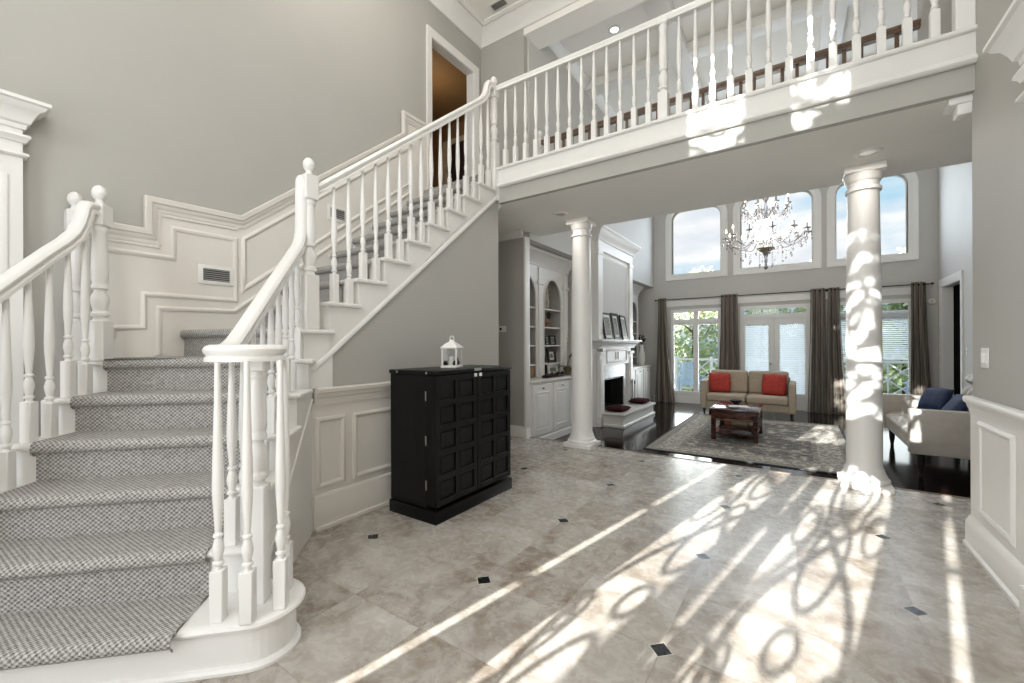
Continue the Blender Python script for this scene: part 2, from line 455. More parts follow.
for i, (x0, x1) in enumerate(((-2.18, -2.11), (-.46, -.39))):
    w_ = struct('window_%d' % (i+10), boxes(*[(x0, x1, YF-.08, YF-.04, z, z+.025) for z in (.1, .5, .9, 1.3, 1.7, 2.1)]), 'white_trim', 'slim sidelight %s of the front door' % ('left', 'right')[i], 'window')
    boxes((x0, x1, YF-.07, YF-.066, .1, 2.3)).obj('pane', 'pane_glass', w_)
m = boxes((-1.34, -1.28, YF-.08, YF-.04, 2.75, 4.48), (-2.02, -.60, YF-.08, YF-.04, 3.25, 3.29))
for xc in (-1.68, -.94):
    for k in range(3): m.tube([(xc+.33*math.cos(t*PI/12)*(.4+.3*k), YF-.06, 3.6+.5*math.sin(t*PI/12)*(.4+.3*k)) for t in range(24)], .013, 5, True)
w_ = struct('window_12', m, 'white_trim', 'wide leaded window above the front door', 'window')
boxes((-2.02, -.60, YF-.07, YF-.066, 2.75, 4.48)).obj('pane', 'pane_glass', w_)
for i, (xa, xb) in enumerate(((-2.02, -1.58), (-1.28, -.92))):
    m = MB().tube([((xa+xb)/2+.15*math.cos(t*PI/12), YF-.06, 5.17+.3*math.sin(t*PI/12)) for t in range(24)], .012, 5, True)
    m.box(xa, xb, YF-.08, YF-.04, 5.16, 5.19)
    w_ = struct('window_%d' % (13+i), m, 'white_trim', 'high narrow window %s above the front door' % ('left', 'right')[i], 'window')
    boxes((xa, xb, YF-.07, YF-.066, 4.75, 5.6)).obj('pane', 'pane_glass', w_)

# ceilings
struct('ceiling', boxes((LX-.12, RXW+.2, YF-.12, 5.2, ZT, ZT+.15)), 'ceiling_paint', 'high white ceiling over the stair hall', 'ceiling')
struct('ceiling_greatroom', boxes((-4.0, 2.4, 5.0, GY+.2, 6.0, 6.15)), 'ceiling_paint', 'high coffered ceiling of the living room', 'ceiling')
struct('ceiling_passage', boxes((-4.75, 2.4, FB+.012, 5.38, ZC, ZC+.11)), 'ceiling_paint', 'low ceiling under the gallery carried by two round columns', 'ceiling')
struct('floor_gallery', boxes((-4.7, 2.4, FB+.065, 5.375, ZC+.115, ZF2-.002), (-3.93, SX-.01, 3.776, FB+.065, ZC+.13, ZF2-.002)), 'brown_wood', 'upper floor of the gallery', 'floor')

# great room shell
U_W = [(-2.69, -1.55), (-1.13, .27), (.66, 1.80)]   # upper panes
ZU0, ZU1, RU = 3.10, 4.72, .24
LOW = [(-2.72, -1.54, .05, 2.20), (-1.14, .22, D, 2.20), (.62, 1.88, .05, 2.20)]
m = MB()
for (x0, x1, z0, z1) in rects((-3.9, 2.4), (D, 6.15), [(a_, b_, ZU0, ZU1) for a_, b_ in U_W] + LOW): m.box(x0, x1, GY, GY+.16, z0, z1)
for a_, b_ in U_W:       # rounded upper corners
    for sx, xc in ((1, a_), (-1, b_)):
        m.prism([(xc, GY, ZU1), (xc, GY, ZU1-RU)] + [(xc + sx*(RU - RU*math.cos(t*PI/16)), GY, ZU1-RU + RU*math.sin(t*PI/16)) for t in range(1, 9)], (0, .16, 0))
struct('wall_far', m, 'great_room_paint', 'far living room wall with three high windows over the garden doors', 'wall')
m = MB()
for (y0, y1, z0, z1) in rects((5.09, GY), (D, 6.1), [(5.09, GY, D, 2.90)]): m.box(GL-.12, GL, y0, y1, z0, z1)
m.box(-3.80, -3.72, 5.0, GY+.1, D, 2.95); m.box(-3.74, GL, 5.09, GY, 2.81, 2.90)
struct('wall_fireplace', m, 'great_room_paint', 'pale wall above the fireplace and the bookcase alcoves', 'wall')
m = MB()
for (y0, y1, z0, z1) in rects((5.3, GY+.1), (D, 6.1), [(9.92, 10.98, D, 2.36)]): m.box(GR, GR+.14, y0, y1, z0, z1)
struct('wall_greatroom', m, 'great_room_paint', 'right living room wall with a dark doorway', 'wall')
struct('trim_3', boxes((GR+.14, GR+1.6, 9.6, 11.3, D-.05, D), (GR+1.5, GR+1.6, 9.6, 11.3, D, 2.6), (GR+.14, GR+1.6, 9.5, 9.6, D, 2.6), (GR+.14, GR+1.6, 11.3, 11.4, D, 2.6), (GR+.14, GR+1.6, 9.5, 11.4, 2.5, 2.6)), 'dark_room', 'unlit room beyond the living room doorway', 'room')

# coffer beams and crown in the great room
m = MB()
for xc in (-1.55, .42): m.box(xc-.14, xc+.14, 5.38, GY, 5.84, 6.0, .012)
for yc in (7.1, 9.2): m.box(GL, GR, yc-.14, yc+.14, 5.845, 6.0, .012)
struct('trim_4', m, 'white_trim', 'crossing white beams of the coffered ceiling', 'beam')
CROWN = [(0, 0), (0, -.16), (.02, -.16), (.035, -.13), (.06, -.10), (.10, -.06), (.125, -.04), (.14, -.03), (.14, 0)]
def big_crown(path, k=1.0, zz=None): return MB().molding(path, (0, 0, 1), [(a_*k, b_*k) for a_, b_ in CROWN])
struct('trim_5', big_crown([(GR, 5.38, 6.0), (GR, GY, 6.0), (GL, GY, 6.0), (GL, 5.38, 6.0)], .9), 'white_trim', 'white crown moulding round the living room ceiling', 'crown moulding')
# hall crown (two stepped members)
P_ = [(RXW, YF, ZT), (RXW, 5.0, ZT), (LX, 5.0, ZT), (LX, YF, ZT), (RXW, YF, ZT)]
m = MB().molding(P_[:4], (0, 0, 1), [(a_*1.25, b_*1.25) for a_, b_ in CROWN]); m.molding(P_[:4], (0, 0, 1), [(.17, -.001), (.17, -.03), (.20, -.04), (.24, -.02), (.24, -.001)])
struct('trim_6', m, 'white_trim', 'deep white crown moulding round the hall ceiling', 'crown moulding')
# passage crowns under the gallery
m = big_crown([(-3.20, 5.0, ZC), (-4.65, 5.0, ZC), (-4.65, 3.866, ZC), (SX-.02, 3.866, ZC)], .55)
m.molding([(2.3, 3.92, ZC), (RXW, 3.92, ZC), ], (0, 0, -1), [(a_*.8, -b_*.8) for a_, b_ in CROWN])
m.box(RXW-.11, RXW+.01, 3.90, 4.06, ZC-.05, ZC, .01); m.box(RXW-.07, RXW+.01, 3.91, 4.02, ZC-.12, ZC-.04, .015)
struct('trim_7', m, 'white_trim', 'small crown moulding under the gallery ceiling', 'crown moulding')

# gallery front board
m = MB().box(-2.80, RXW+.02, FB-.02, FB+.08, 3.075, 3.27, .004)
m.box(-2.86, RXW+.03, FB-.05, FB+.13, 3.27, 3.30, .012, 3)
m.molding([(RXW+.02, FB-.02, 3.075), (-2.80, FB-.02, 3.075)], (0, 0, 1), [(0, -.005), (0, .05), (.012, .05), (.018, .035), (.030, .028), (.034, .012), (.022, 0), (.012, -.005)][::-1])
m.box(-2.84, -2.78, FB-.03, FB+.1, 2.93, 3.29, .004); m.box(-2.90, -2.785, 3.768, FB+.02, 3.0, 3.275, .004)
struct('trim_8', m, 'white_trim', 'white fascia board and moulding along the gallery edge', 'fascia')
struct('wall_fascia', boxes((SX, RXW+.02, FB, FB+.055, ZC-.001, 3.08)), 'wall_paint', 'grey band of wall under the gallery fascia board', 'wall')

# baseboards
BASE = [(0, 0), (.024, 0), (.024, .02), (.016, .035), (.016, .125), (.010, .14), (.007, .155), (0, .16)]
def baseboard(name, path, label, k=1.0, mat='white_trim'):
    struct(name, MB().molding(path, (0, 0, 1), [(a_*k, b_*k) for a_, b_ in BASE]), mat, label, 'baseboard')
baseboard('baseboard_recess', [(-3.165, 5.09, 0), (-3.165, 5.0, 0), (-4.65, 5.0, 0)], 'white baseboard at the foot of the passage wall')
baseboard('baseboard_left', [(LX, .70, 0), (LX, .40, 0), (LX, YF, 0)], 'white baseboard at the foot of the left wall')
baseboard('baseboard_far', [(GR, 9.85, D), (GR, 5.4, D)], 'white baseboard along the right living room wall')
# passage opening casing
struct('trim_9', MB().box(-3.19, -3.155, 4.985, 5.10, 0, ZC-.08, .004), 'white_trim', 'narrow white casing at the end of the passage wall', 'casing')

# ---------- wainscot on stair wall (below upper flight)
PM = [(-.022, 0), (-.022, .006), (-.012, .014), (0, .016), (.010, .010), (.016, .004), (.016, 0)]
FX = SX
m = MB().box(FX-.03, FX, 1.64, 3.86, 0, .90)
m.box(FX-.01, FX+.020, 1.645, 3.86, 0, .235, .004); m.box(FX, FX+.034, 1.65, 3.86, 0, .035, .006)
m.molding([(FX+.018, 1.645, .235), (FX+.018, 3.86, .235)], (1, 0, 0), [(0, -.02), (0, .004), (.012, .0), (.02, -.012), (.02, -.02)])
struct('trim_10', m, 'wainscot_paint', 'white wainscot panelling behind the black cabinet', 'wainscot')
m = MB()
CAP = [(-.10, -.002), (-.10, .010), (-.055, .014), (-.045, .024), (-.02, .028), (-.012, .042), (.012, .046), (.022, .040), (.022, -.002)]
m.molding([(FX, 1.66, .985), (FX, 3.86, .985)], (1, 0, 0), CAP)
for (y0, y1) in ((1.685, 1.88), (1.985, 2.60), (2.70, 3.25), (3.33, 3.80)):
    m.molding([(FX, y0, .315), (FX, y1, .315), (FX, y1, .775), (FX, y0, .775)], (1, 0, 0), PM, True)
struct('trim_11', m, 'wainscot_paint', 'chair rail and panel moulding behind the black cabinet', 'chair rail')

# ---------- wainscot on left wall along the landing and upper flight
SL = .8135
def zc(y): return 2.39 + SL*(y-1.668)
cap_path = [(.72, 2.14), (1.046, 2.14), (1.046, 2.38), (1.668, 2.39), (3.455, zc(3.455)), (3.455, 4.10), (3.86, 4.10)]
poly = [(LX, .70, 1.0)] + [(LX, y, z) for y, z in cap_path] + [(LX, 3.86, 3.0), (LX, 1.6, 1.0)]
struct('trim_12', MB().prism(poly, (.014, 0, 0)), 'wainscot_paint', 'stepped white wainscot following the stairs on the left wall', 'wainscot')
m = MB()
X1 = LX+.014
m.molding([(X1, y, z) for y, z in cap_path], (1, 0, 0), [(-.085, 0), (-.085, .008), (-.06, .012), (-.05, .022), (-.03, .026), (-.022, .038), (.010, .044), (.018, .036), (.018, 0)])
m.molding([(X1, y, z) for y, z in [(.72, 2.04), (1.11, 2.04), (1.11, 2.28), (1.63, 2.29), (3.5, zc(3.5)-.13)]], (1, 0, 0), [(-.012, 0), (-.010, .010), (0, .013), (.010, .008), (.012, 0)])
m.molding([(X1, y, z) for y, z in [(.76, 1.975), (1.20, 1.975), (1.20, 2.20), (1.635, 2.205), (1.635, 1.685), (1.03, 1.68), (1.03, 1.44), (.86, 1.43), (.86, 1.36)]], (1, 0, 0), PM)
m.molding([(X1, 1.70, 1.80), (X1, 3.55, zc(3.55)-.64), (X1, 3.55, zc(3.55)-.21), (X1, 1.70, zc(1.70)-.20)], (1, 0, 0), PM, True)
m.molding([(X1, 1.11, 1.24), (X1, 1.11, 1.59), (X1, 1.62, 1.60), (X1, 3.6, zc(3.6)-.76)], (1, 0, 0), PM)
struct('trim_13', m, 'wainscot_paint', 'stepped cap rail and panel mouldings climbing the left wall', 'chair rail')

# ---------- right wall wainscot, chair rail, pilaster with entablature
X0 = RXW
m = MB().box(X0-.012, X0, 2.88, 3.92, 0, .92)
m.molding([(X0-.012, 3.92, 0), (X0-.012, 2.7, 0)], (0, 0, 1), [(0, 0), (-.038, 0), (-.038, .02), (-.026, .035), (-.026, .15), (-.018, .17), (-.008, .19), (0, .20)])
m.molding([(X0-.012, 3.74, .27), (X0-.012, 3.74, .81), (X0-.012, 3.25, .81), (X0-.012, 3.25, .27)], (-1, 0, 0), PM, True)
struct('trim_14', m, 'white_trim', 'white wainscot panel at the foot of the right wall', 'wainscot')
m = MB().molding([(X0+.2, 3.915, .865), (X0-.004, 3.915, .865), (X0-.004, 2.88, .865)], (0, 0, 1), [(0, -.025), (-.008, -.022), (-.013, .01), (-.020, .03), (-.024, .05), (-.034, .06), (-.037, .075), (-.037, .088), (-.03, .098), (0, .10)][::-1])
struct('trim_15', m, 'white_trim', 'deep white chair rail on the right wall', 'chair rail')
def pilaster(name, wall_x, sx, ye, ydir, zt, label):
    """casing pilaster on a wall at wall_x, projecting along sx; its visible edge at ye, running ydir"""
    xf = wall_x + sx*.08
    m = MB()
    y1 = ye + ydir*.36
    m.box(min(wall_x, xf), max(wall_x, xf), min(ye, y1), max(ye, y1), 0, zt-.30)
    fx = xf
    for k in range(4):
        yy = ye + ydir*(.06 + .07*k)
        m.box(min(fx, fx+sx*.010), max(fx, fx+sx*.010), min(yy, yy+ydir*.035), max(yy, yy+ydir*.035), .45, zt-.45, .004)
    y2 = ye + ydir*2.0
    m.box(min(wall_x, xf), max(wall_x, xf), min(ye, y2), max(ye, y2), zt-.30, zt-.02)
    path = [(wall_x, ye, zt), (xf, ye, zt), (xf, y2, zt)]
    sg = -1 if (sx*ydir) > 0 else 1
    def mo(prof, z): m.molding([(p[0], p[1], z) for p in path], (0, 0, 1), [(sg*a_, b_) for a_, b_ in prof])
    mo([(-.02, 0), (.105, 0), (.105, -.02), (.090, -.028), (.085, -.04), (.060, -.06), (.040, -.10), (.030, -.13), (.016, -.14), (.012, -.165), (-.02, -.165)], zt)
    mo([(-.02, 0), (.028, 0), (.032, -.015), (.018, -.03), (.012, -.045), (-.02, -.045)], zt-.20)
    mo([(-.02, 0), (.022, 0), (.024, -.014), (.012, -.024), (-.02, -.024)], zt-.31)
    m.box(min(wall_x, xf+sx*.02), max(wall_x, xf+sx*.02), min(ye-ydir*.015, y1), max(ye-ydir*.015, y1), 0, .20, .005)
    struct(name, m, 'white_trim', label, 'casing')
pilaster('trim_16', RXW, -1, 2.88, -1, 2.73, 'white pilaster and cornice casing at the right edge')
pilaster('trim_17', LX, 1, .446, -1, 2.775, 'fluted white pilaster and cornice casing at the left edge')

# ---------- upper door casing and room beyond
def casing(mb, axis_x, nrm, y0, y1, z0, z1, w=.10):
    prof = [(0, 0), (0, .010), (.02, .014), (.05, .016), (.075, .024), (w, .024), (w, 0)]
    mb.molding([(axis_x, y0, z0), (axis_x, y0, z1), (axis_x, y1, z1), (axis_x, y1, z0)], (nrm, 0, 0), [(a_*nrm, b_) for a_, b_ in prof])
m = MB(); casing(m, LX, 1, 3.96, 4.82, ZF2, 5.32); m.box(LX-.13, LX, 3.94, 3.965, ZF2, 5.33); m.box(LX-.13, LX, 4.815, 4.84, ZF2, 5.33); m.box(LX-.13, LX, 3.95, 4.83, 5.315, 5.34)
struct('door_2', m, 'white_trim', 'white cased doorway at the top of the stairs', 'doorway')
m = boxes((-6.4, LX-.12, 3.2, 3.3, ZF2, 5.9), (-6.4, LX-.12, 6.3, 6.4, ZF2, 5.9), (-6.5, -6.4, 3.2, 6.4, ZF2, 5.9), (-6.5, LX-.12, 3.2, 6.4, 5.72, 5.85), (-6.5, LX-.12, 3.2, 6.4, ZF2-.1, ZF2))
struct('wall_upper', m, 'brown_room_paint', 'brown walls of the room beyond the upper doorway', 'wall')
t = thing('closet_door', 'dark inner doorway with pale casing seen through the upper doorway', 'doorway', (-5.3, 6.275, ZF2))
MB().molding([(-.5, -.02, 0), (-.5, -.02, 2.05), (.7, -.02, 2.05), (.7, -.02, 0)], (0, -1, 0), [(0, 0), (0, .02), (.09, .03), (.09, 0)]).obj('door_casing', 'figurine_pale', t)
boxes((-.5, .7, -.01, .02, 0, 2.05)).obj('door_panel', 'shade_dark', t)

# door casing, right great room wall
m = MB(); casing(m, GR, -1, 9.92, 10.98, D, 2.36, .14); m.box(GR, GR+.14, 9.90, 9.925, D, 2.37); m.box(GR, GR+.14, 10.975, 11.0, D, 2.37); m.box(GR, GR+.14, 9.92, 10.98, 2.355, 2.38)
struct('door_3', m, 'white_trim', 'white cased doorway to a dark room right of the windows', 'doorway')

# ------------------------------------------------------------------ staircase
def P(n, t_, z=0.0): return (R2*(t_-n), R2*(n+t_), z)
N1, RUN = 1.82, .24
TL, TR = -2.09, -.82
st = thing('staircase', 'white staircase with grey carpet turning up the left wall', 'staircase', (-2.4, .9, 0))
m = MB()
for k in range(2, 6):
    n0 = N1 + RUN*(k-1) + .028
    z0, z1 = RISE*(k-1)-.032 if k > 2 else 0.0, RISE*k-.032
    m.prism([P(n0, TL, 0), P(n0, TR, 0), P(3.16, TR, 0), P(3.16, TL, 0)] if k == 2 else [P(n0, TL, z0), P(n0, TR, z0), P(3.16, TR, z0), P(3.16, TL, z0)], (0, 0, z1 - (0 if k == 2 else z0)))
land = [P(3.058, -2.07), P(3.058, TR), (SX-.035, 1.662, 0), (SX-.035, 1.78, 0), (LX+.002, 1.78, 0), (LX+.002, P(3.058, -2.07)[1], 0)]
m.prism([(x, y, .4) for x, y, _ in land], (0, 0, 6*RISE-.032-.4))
wind = [(LX+.002, 1.275, 0), (SX, 1.585, 0), (SX, 1.80, 0), (LX+.002, 1.80, 0)]
m.prism([(x, y, 1.0) for x, y, _ in wind], (0, 0, 7*RISE-.032-1.0))
m.obj('landing_and_lower_steps', 'white_trim', st, world=True)
# upper flight: sawtooth body with straight lower edge
Y8, RU8 = 1.776, .249
pts = []
for k in range(8, 16):
    y0 = Y8 + RU8*(k-8)
    pts += [(y0, RISE*(k-1)-.032 if k > 8 else RISE*6), (y0, RISE*k-.032)]
pts += [(3.775, RISE*15-.032), (3.775, 3.04), (3.87, 3.04), (3.87, 2.985)]
low = lambda y: 1.346 + .84*(y-1.93)
pts += [(1.60, low(1.60)), (1.60, RISE*6)]
MB().prism([(LX+.016, y, z) for y, z in pts], (SX-LX-.016, 0, 0)).obj('upper_stringer', 'white_trim', st, world=True)
# moulding along the stringer bottom
m = MB().molding([(SX, 1.66, low(1.66)+.005), (SX, 3.86, low(3.86)+.005)], (1, 0, 0), [(0, 0), (0, .008), (.012, .010), (.03, .005), (.035, 0)])
m.molding([P(2.10, TR, .12), P(2.32, TR, .20), P(3.135, TR, .93)], P(0, 1), [(-.008, 0), (-.006, .008), (.004, .010), (.008, 0)])
m.obj('stringer_moulding', 'white_trim', st, world=True)
# outer wall base of the curved lower flight
m = MB().molding([P(3.14, TR, 0), P(2.2, TR, 0)], (0, 0, 1), [(0, 0), (-.022, 0), (-.022, .02), (-.014, .03), (-.014, .25), (-.004, .265), (0, .27)])
m.obj('skirting', 'white_trim', st, world=True)
# bullnose first step
bc, br = (2.012, -.745), .147
def bull(r, dn=0.0, tl=TL):
    pts_ = [(bc[0]-r, tl), (bc[0]-r, bc[1])]
    pts_ += [(bc[0]-r*math.cos(a_*PI/16), bc[1]+r*math.sin(a_*PI/16)) for a_ in range(1, 17)]
    pts_ += [(bc[0]+r, tl)]
    return pts_
MB().prism([P(n, t_) for n, t_ in bull(br)], (0, 0, RISE-.034)).obj('bullnose_riser', 'white_trim', st, smooth=30, world=True)
m = MB()
m.molding([P(n, t_, RISE-.034) for n, t_ in bull(br)[:-1]], (0, 0, 1), [(.0, 0), (-.022, 0), (-.034, .006), (-.038, .017), (-.034, .028), (-.022, .034), (0, .034)])
m.prism([P(n, t_, RISE-.034) for n, t_ in bull(br)], (0, 0, .034)); m.obj('bullnose_tread', 'white_trim', st, smooth=30, world=True)
MB().molding([P(n, t_, 0) for n, t_ in bull(br)[:-1]], (0, 0, 1), [(0, 0), (-.02, 0), (-.02, .012), (-.012, .022), (0, .026)]).obj('shoe_moulding', 'white_trim', st, smooth=30, world=True)
# white treads
NOSE = [(0, 0), (.03, 0), (.044, .006), (.048, .016), (.044, .026), (.03, .032), (0, .032)]
def tread(poly, open_edges):
    """poly world xy list with z at underside; nosing along listed path"""
    m = MB().prism(poly, (0, 0, .032)); m.molding(open_edges, (0, 0, 1), [(-a_*.7, b_) for a_, b_ in NOSE]); m.obj('tread', 'white_trim', st, smooth=30, world=True)
for k in range(2, 6):
    z = RISE*k-.032; n0 = N1 + RUN*(k-1) + .028; n1 = n0 + RUN
    A, B, C, Dd = P(n0, TL, z), P(n0, TR, z), P(n1, TR, z), P(n1, TL, z)
    tread([A, B, C, Dd], [Dd, A, B, C])
z = RISE*6-.032
lp = [(x, y, z) for x, y, _ in land]
tread(lp, [lp[5], lp[0], lp[1], lp[2]])
z = RISE*7-.032
wp = [(x, y, z) for x, y, _ in wind]; tread(wp, wp[:3])
for k in range(8, 16):
    z = RISE*k-.032; y0 = Y8 + RU8*(k-8)
    p4 = [(LX+.016, y0, z), (SX, y0, z), (SX, y0+RU8, z), (LX+.016, y0+RU8, z)]
    tread(p4, p4[:3])
# carpet runner (one continuous strip, with UVs following it)
def nose_path(n, z, out=.046, th=.012):
    """profile of carpet from below nose to top, as (forward offset, z) pairs; n is nose line"""
    return [(.016, z-.05), (.0, z-.048), (-.016, z-.034), (-.020, z-.016), (-.014, z+.002), (.0, z+.012), (.03, z+th)]
Lp, Rp = [], []
CL, CR = -1.975, -.965
for k in range(1, 7):
    nn_ = N1 + RUN*(k-1) - (.012 if k == 1 else 0); z = RISE*k
    pp = nose_path(nn_, z)
    if k == 1: pp = pp[1:]
    else: pp = [(.016, RISE*(k-1)+.013)] + pp
    for o_, zz in pp:
        Lp.append(Vector(P(nn_+o_, CL, zz))); Rp.append(Vector(P(nn_+o_, CR, zz)))
# winder step 7
A, B = Vector((LX+.03, 1.255, 0)), Vector((SX-.20, 1.502, 0))
dW = Vector((-(B-A).y, (B-A).x, 0)).normalized()
z = RISE*7
for o_, zz in [(.010, RISE*6+.013)] + nose_path(0, z):
    Lp.append(A + dW*o_ + Vector((0, 0, zz))); Rp.append(B + dW*o_ + Vector((0, 0, zz)))
for k in range(8, 16):
    y0 = Y8 + RU8*(k-8) - .028; z = RISE*k
    for o_, zz in [(.016, RISE*(k-1)+.013)] + nose_path(0, z):
        Lp.append(Vector((LX+.06, y0+o_, zz))); Rp.append(Vector((SX-.20, y0+o_, zz)))
Lp.append(Vector((LX+.06, 3.74, RISE*15+.012))); Rp.append(Vector((SX-.20, 3.74, RISE*15+.012)))
Lp.append(Vector((LX+.06, 3.74, ZF2))); Rp.append(Vector((SX-.20, 3.74, ZF2)))
rows, uvs, acc, prev = [], [], 0.0, None
NS = 12
for a_, b_ in zip(Lp, Rp):
    mid = (a_+b_)/2
    if prev is not None: acc += (mid-prev).length
    prev = mid
    rows.append([a_.lerp(b_, q/NS) for q in range(NS+1)]); w = (b_-a_).length
    uvs.append([(w*q/NS, acc) for q in range(NS+1)])
m = MB(); m.grid(rows, uvs=uvs)
# side skirts so the runner has thickness
for path in (Lp, Rp):
    rr = [[p, p - Vector((0, 0, .013))] for p in path]; m.grid(rr, uvs=[[(0, i*.02), (.01, i*.02)] for i in range(len(rr))])
m.face([(-3.50, .73, RISE*6+.012), (-3.27, .98, RISE*6+.012), (-3.0, 1.5, RISE*6+.012), (LX+.03, 1.26, RISE*6+.012), (LX+.03, .75, RISE*6+.012)], [(0, 0), (.3, 0), (.8, .3), (.3, .9), (0, .5)])
m.obj('stair_carpet', 'woven_carpet', st, smooth=50, label='grey woven stair carpet', world=True)

# ------------------------------------------------------------------ balustrades
BAL = {}
def baluster_mesh(h, base=.21):
    key = (round(h, 3), base)
    if key in BAL: return BAL[key]
    m = MB().box(-.0245, .0245, -.0245, .0245, 0, base, .003, 1)
    b = base; k = h-base
    prof = [(.019, b-.002), (.013, b+.008), (.013, b+.014), (.020, b+.020), (.020, b+.028), (.013, b+.034), (.015, b+.045), (.0205, b+.075), (.0205, b+.09), (.015, b+.115), (.0115, b+.125), (.018, b+.131), (.018, b+.139), (.011, b+.146), (.012, b+.16), (.019, b+.16+(k-.16)*.18), (.0205, b+.16+(k-.16)*.26), (.018, b+.16+(k-.16)*.45), (.0125, b+.16+(k-.16)*.75), (.0105, h)]
    m.lathe([(q_[0]*1.04, q_[1]) for q_ in prof], seg=10); BAL[key] = m.mesh('baluster', 'white_trim', 40); return BAL[key]
def baluster(parent, x, y, z, h, rz=0, base=.21):
    p = parent.location
    return link('baluster', baluster_mesh(round(h/.02)*.02, base), parent, None, (x-p.x, y-p.y, z-p.z), (0, 0, rz))
def newel(parent, x, y, z, ztop, rz=0, w=.092, base=.36, block=.16, ball=True, name='newel_post'):
    """square foot, turned shaft, square block, ball finial"""
    h = ztop - z - (.125 if ball else 0)
    a_ = w/2; b = base; t0 = h-block
    m = MB().box(-a_, a_, -a_, a_, 0, b, .004, 1); m.box(-a_, a_, -a_, a_, t0, h, .005, 1)
    L = t0-b
    prof = [(a_*.95, b-.002), (a_*.7, b+.012), (a_*.7, b+.02), (a_, b+.03), (a_, b+.045), (a_*.72, b+.06), (a_*.86, b+.09), (a_, b+.12), (a_*.95, b+.15), (a_*.62, b+.18), (a_*.62, b+.19), (a_*.9, b+.20), (a_*.9, b+.215), (a_*.80, b+.225), (a_*.80, b+.235), (a_*.90, b+.235+(L-.23)*.06), (a_*.92, b+.23+(L-.23)*.25), (a_*.87, b+.23+(L-.23)*.5), (a_*.74, b+.23+(L-.23)*.86), (a_*.9, b+.23+(L-.23)*.90), (a_*.9, b+.23+(L-.23)*.94), (a_*.75, t0+.002)]
    m.lathe(prof, seg=16)
    if ball:
        m.lathe([(a_*.55, h-.001), (a_*.55, h+.012), (a_*.42, h+.02), (a_*.40, h+.032), (a_*.66, h+.045), (a_*.82, h+.062), (a_*.84, h+.078), (a_*.74, h+.098), (a_*.5, h+.115), (a_*.2, h+.124), (.001, h+.126)], seg=16)
    p = parent.location
    o = m.obj(name, 'white_trim', parent); o.location = (x-p.x, y-p.y, z-p.z); o.rotation_euler = (0, 0, rz); return o
RAILP = [(-.030, -.045), (.030, -.045), (.030, -.030), (.022, -.022), (.033, -.008), (.034, .004), (.026, .016), (.012, .022), (-.012, .022), (-.026, .016), (-.034, .004), (-.033, -.008), (-.022, -.022), (-.030, -.030)]
def nl(n): return RISE + (n-N1)/RUN*RISE      # nosing line height over lower flight
# --- right balustrade of the lower flight, with volute
NWX, NWY = -2.824, 1.640
rb = thing('stair_balustrade', 'white balustrade with volute rising from the bullnose step', 'balustrade', (-1.9, .92, 0))
VC = (2.013, -.771)
zv = 1.285
path, lats = [], []
T_ = Vector(P(0, 1)).normalized()
for i in range(0, 33):     # spiral
    th = -2.35*PI + i*(2.35*PI/32)
    r = .05 + .09*(i/32)
    # angle measured so that at th=0 the path heads along +n at t = VC.t - r
    path.append(Vector(P(VC[0] + r*math.sin(th)*1.0, VC[1] - r*math.cos(th), zv)))
for i in range(len(path)):
    d = (path[min(i+1, len(path)-1)] - path[max(i-1, 0)]).normalized(); lats.append(d.cross(Vector((0, 0, 1))))
tl_ = -.911
seq = [(2.07, zv+.002), (2.13, zv+.012), (2.18, zv+.038)]
def zr(n): return 1.335 + .752*(n-2.2)
seq += [(2.24, zr(2.24)), (2.6, zr(2.6)), (2.9, zr(2.9)), (3.04, zr(3.04)), (3.085, zr(3.085)+.02), (3.112, zr(3.10)+.07), (3.120, zr(3.10)+.13), (3.122, 2.36), (3.126, 2.42), (3.138, 2.455), (3.15, 2.465), (3.165, 2.465)]
for n, z in seq:
    path.append(Vector(P(n, tl_ + .032*max(0, n-2.1), z))); lats.append(T_)
BIG = [(a_*1.12, b_*1.05) for a_, b_ in RAILP]
m = MB().rail(path, lats, BIG)
m.lathe([(.001, .020), (.05, .022), (.10, .018), (.118, .004), (.112, -.015), (.10, -.03), (.10, -.043), (.001, -.044)][::-1], P(VC[0], VC[1], zv), 24)
m.obj('handrail', 'white_trim', rb, world=True)
newel(rb, *P(2.0, -.745, RISE)[:2], RISE, zv-.03, PI/4, .085, .50, .06, False, 'volute_newel')
newel(rb, NWX, NWY, 7*RISE, 2.615, 0, .096, .38, .17)
for n, t_ in ((1.885, -.845), (1.852, -.725), (1.93, -.628), (2.075, -.655)):      # balusters ringing the volute newel
    q = P(n, t_); baluster(rb, q[0], q[1], RISE, zv-.04-RISE, PI/4, .205)
for k in range(2, 7):
    for j in (.055, .175):
        n = N1 + RUN*(k-1) + j
        if n > 3.09: continue
        zt_ = zv-.03 if n < 2.15 else zr(n)-.045
        q = P(n, tl_+.02); baluster(rb, q[0], q[1], RISE*k, zt_-RISE*k, PI/4, .21 if j < .1 else .19)
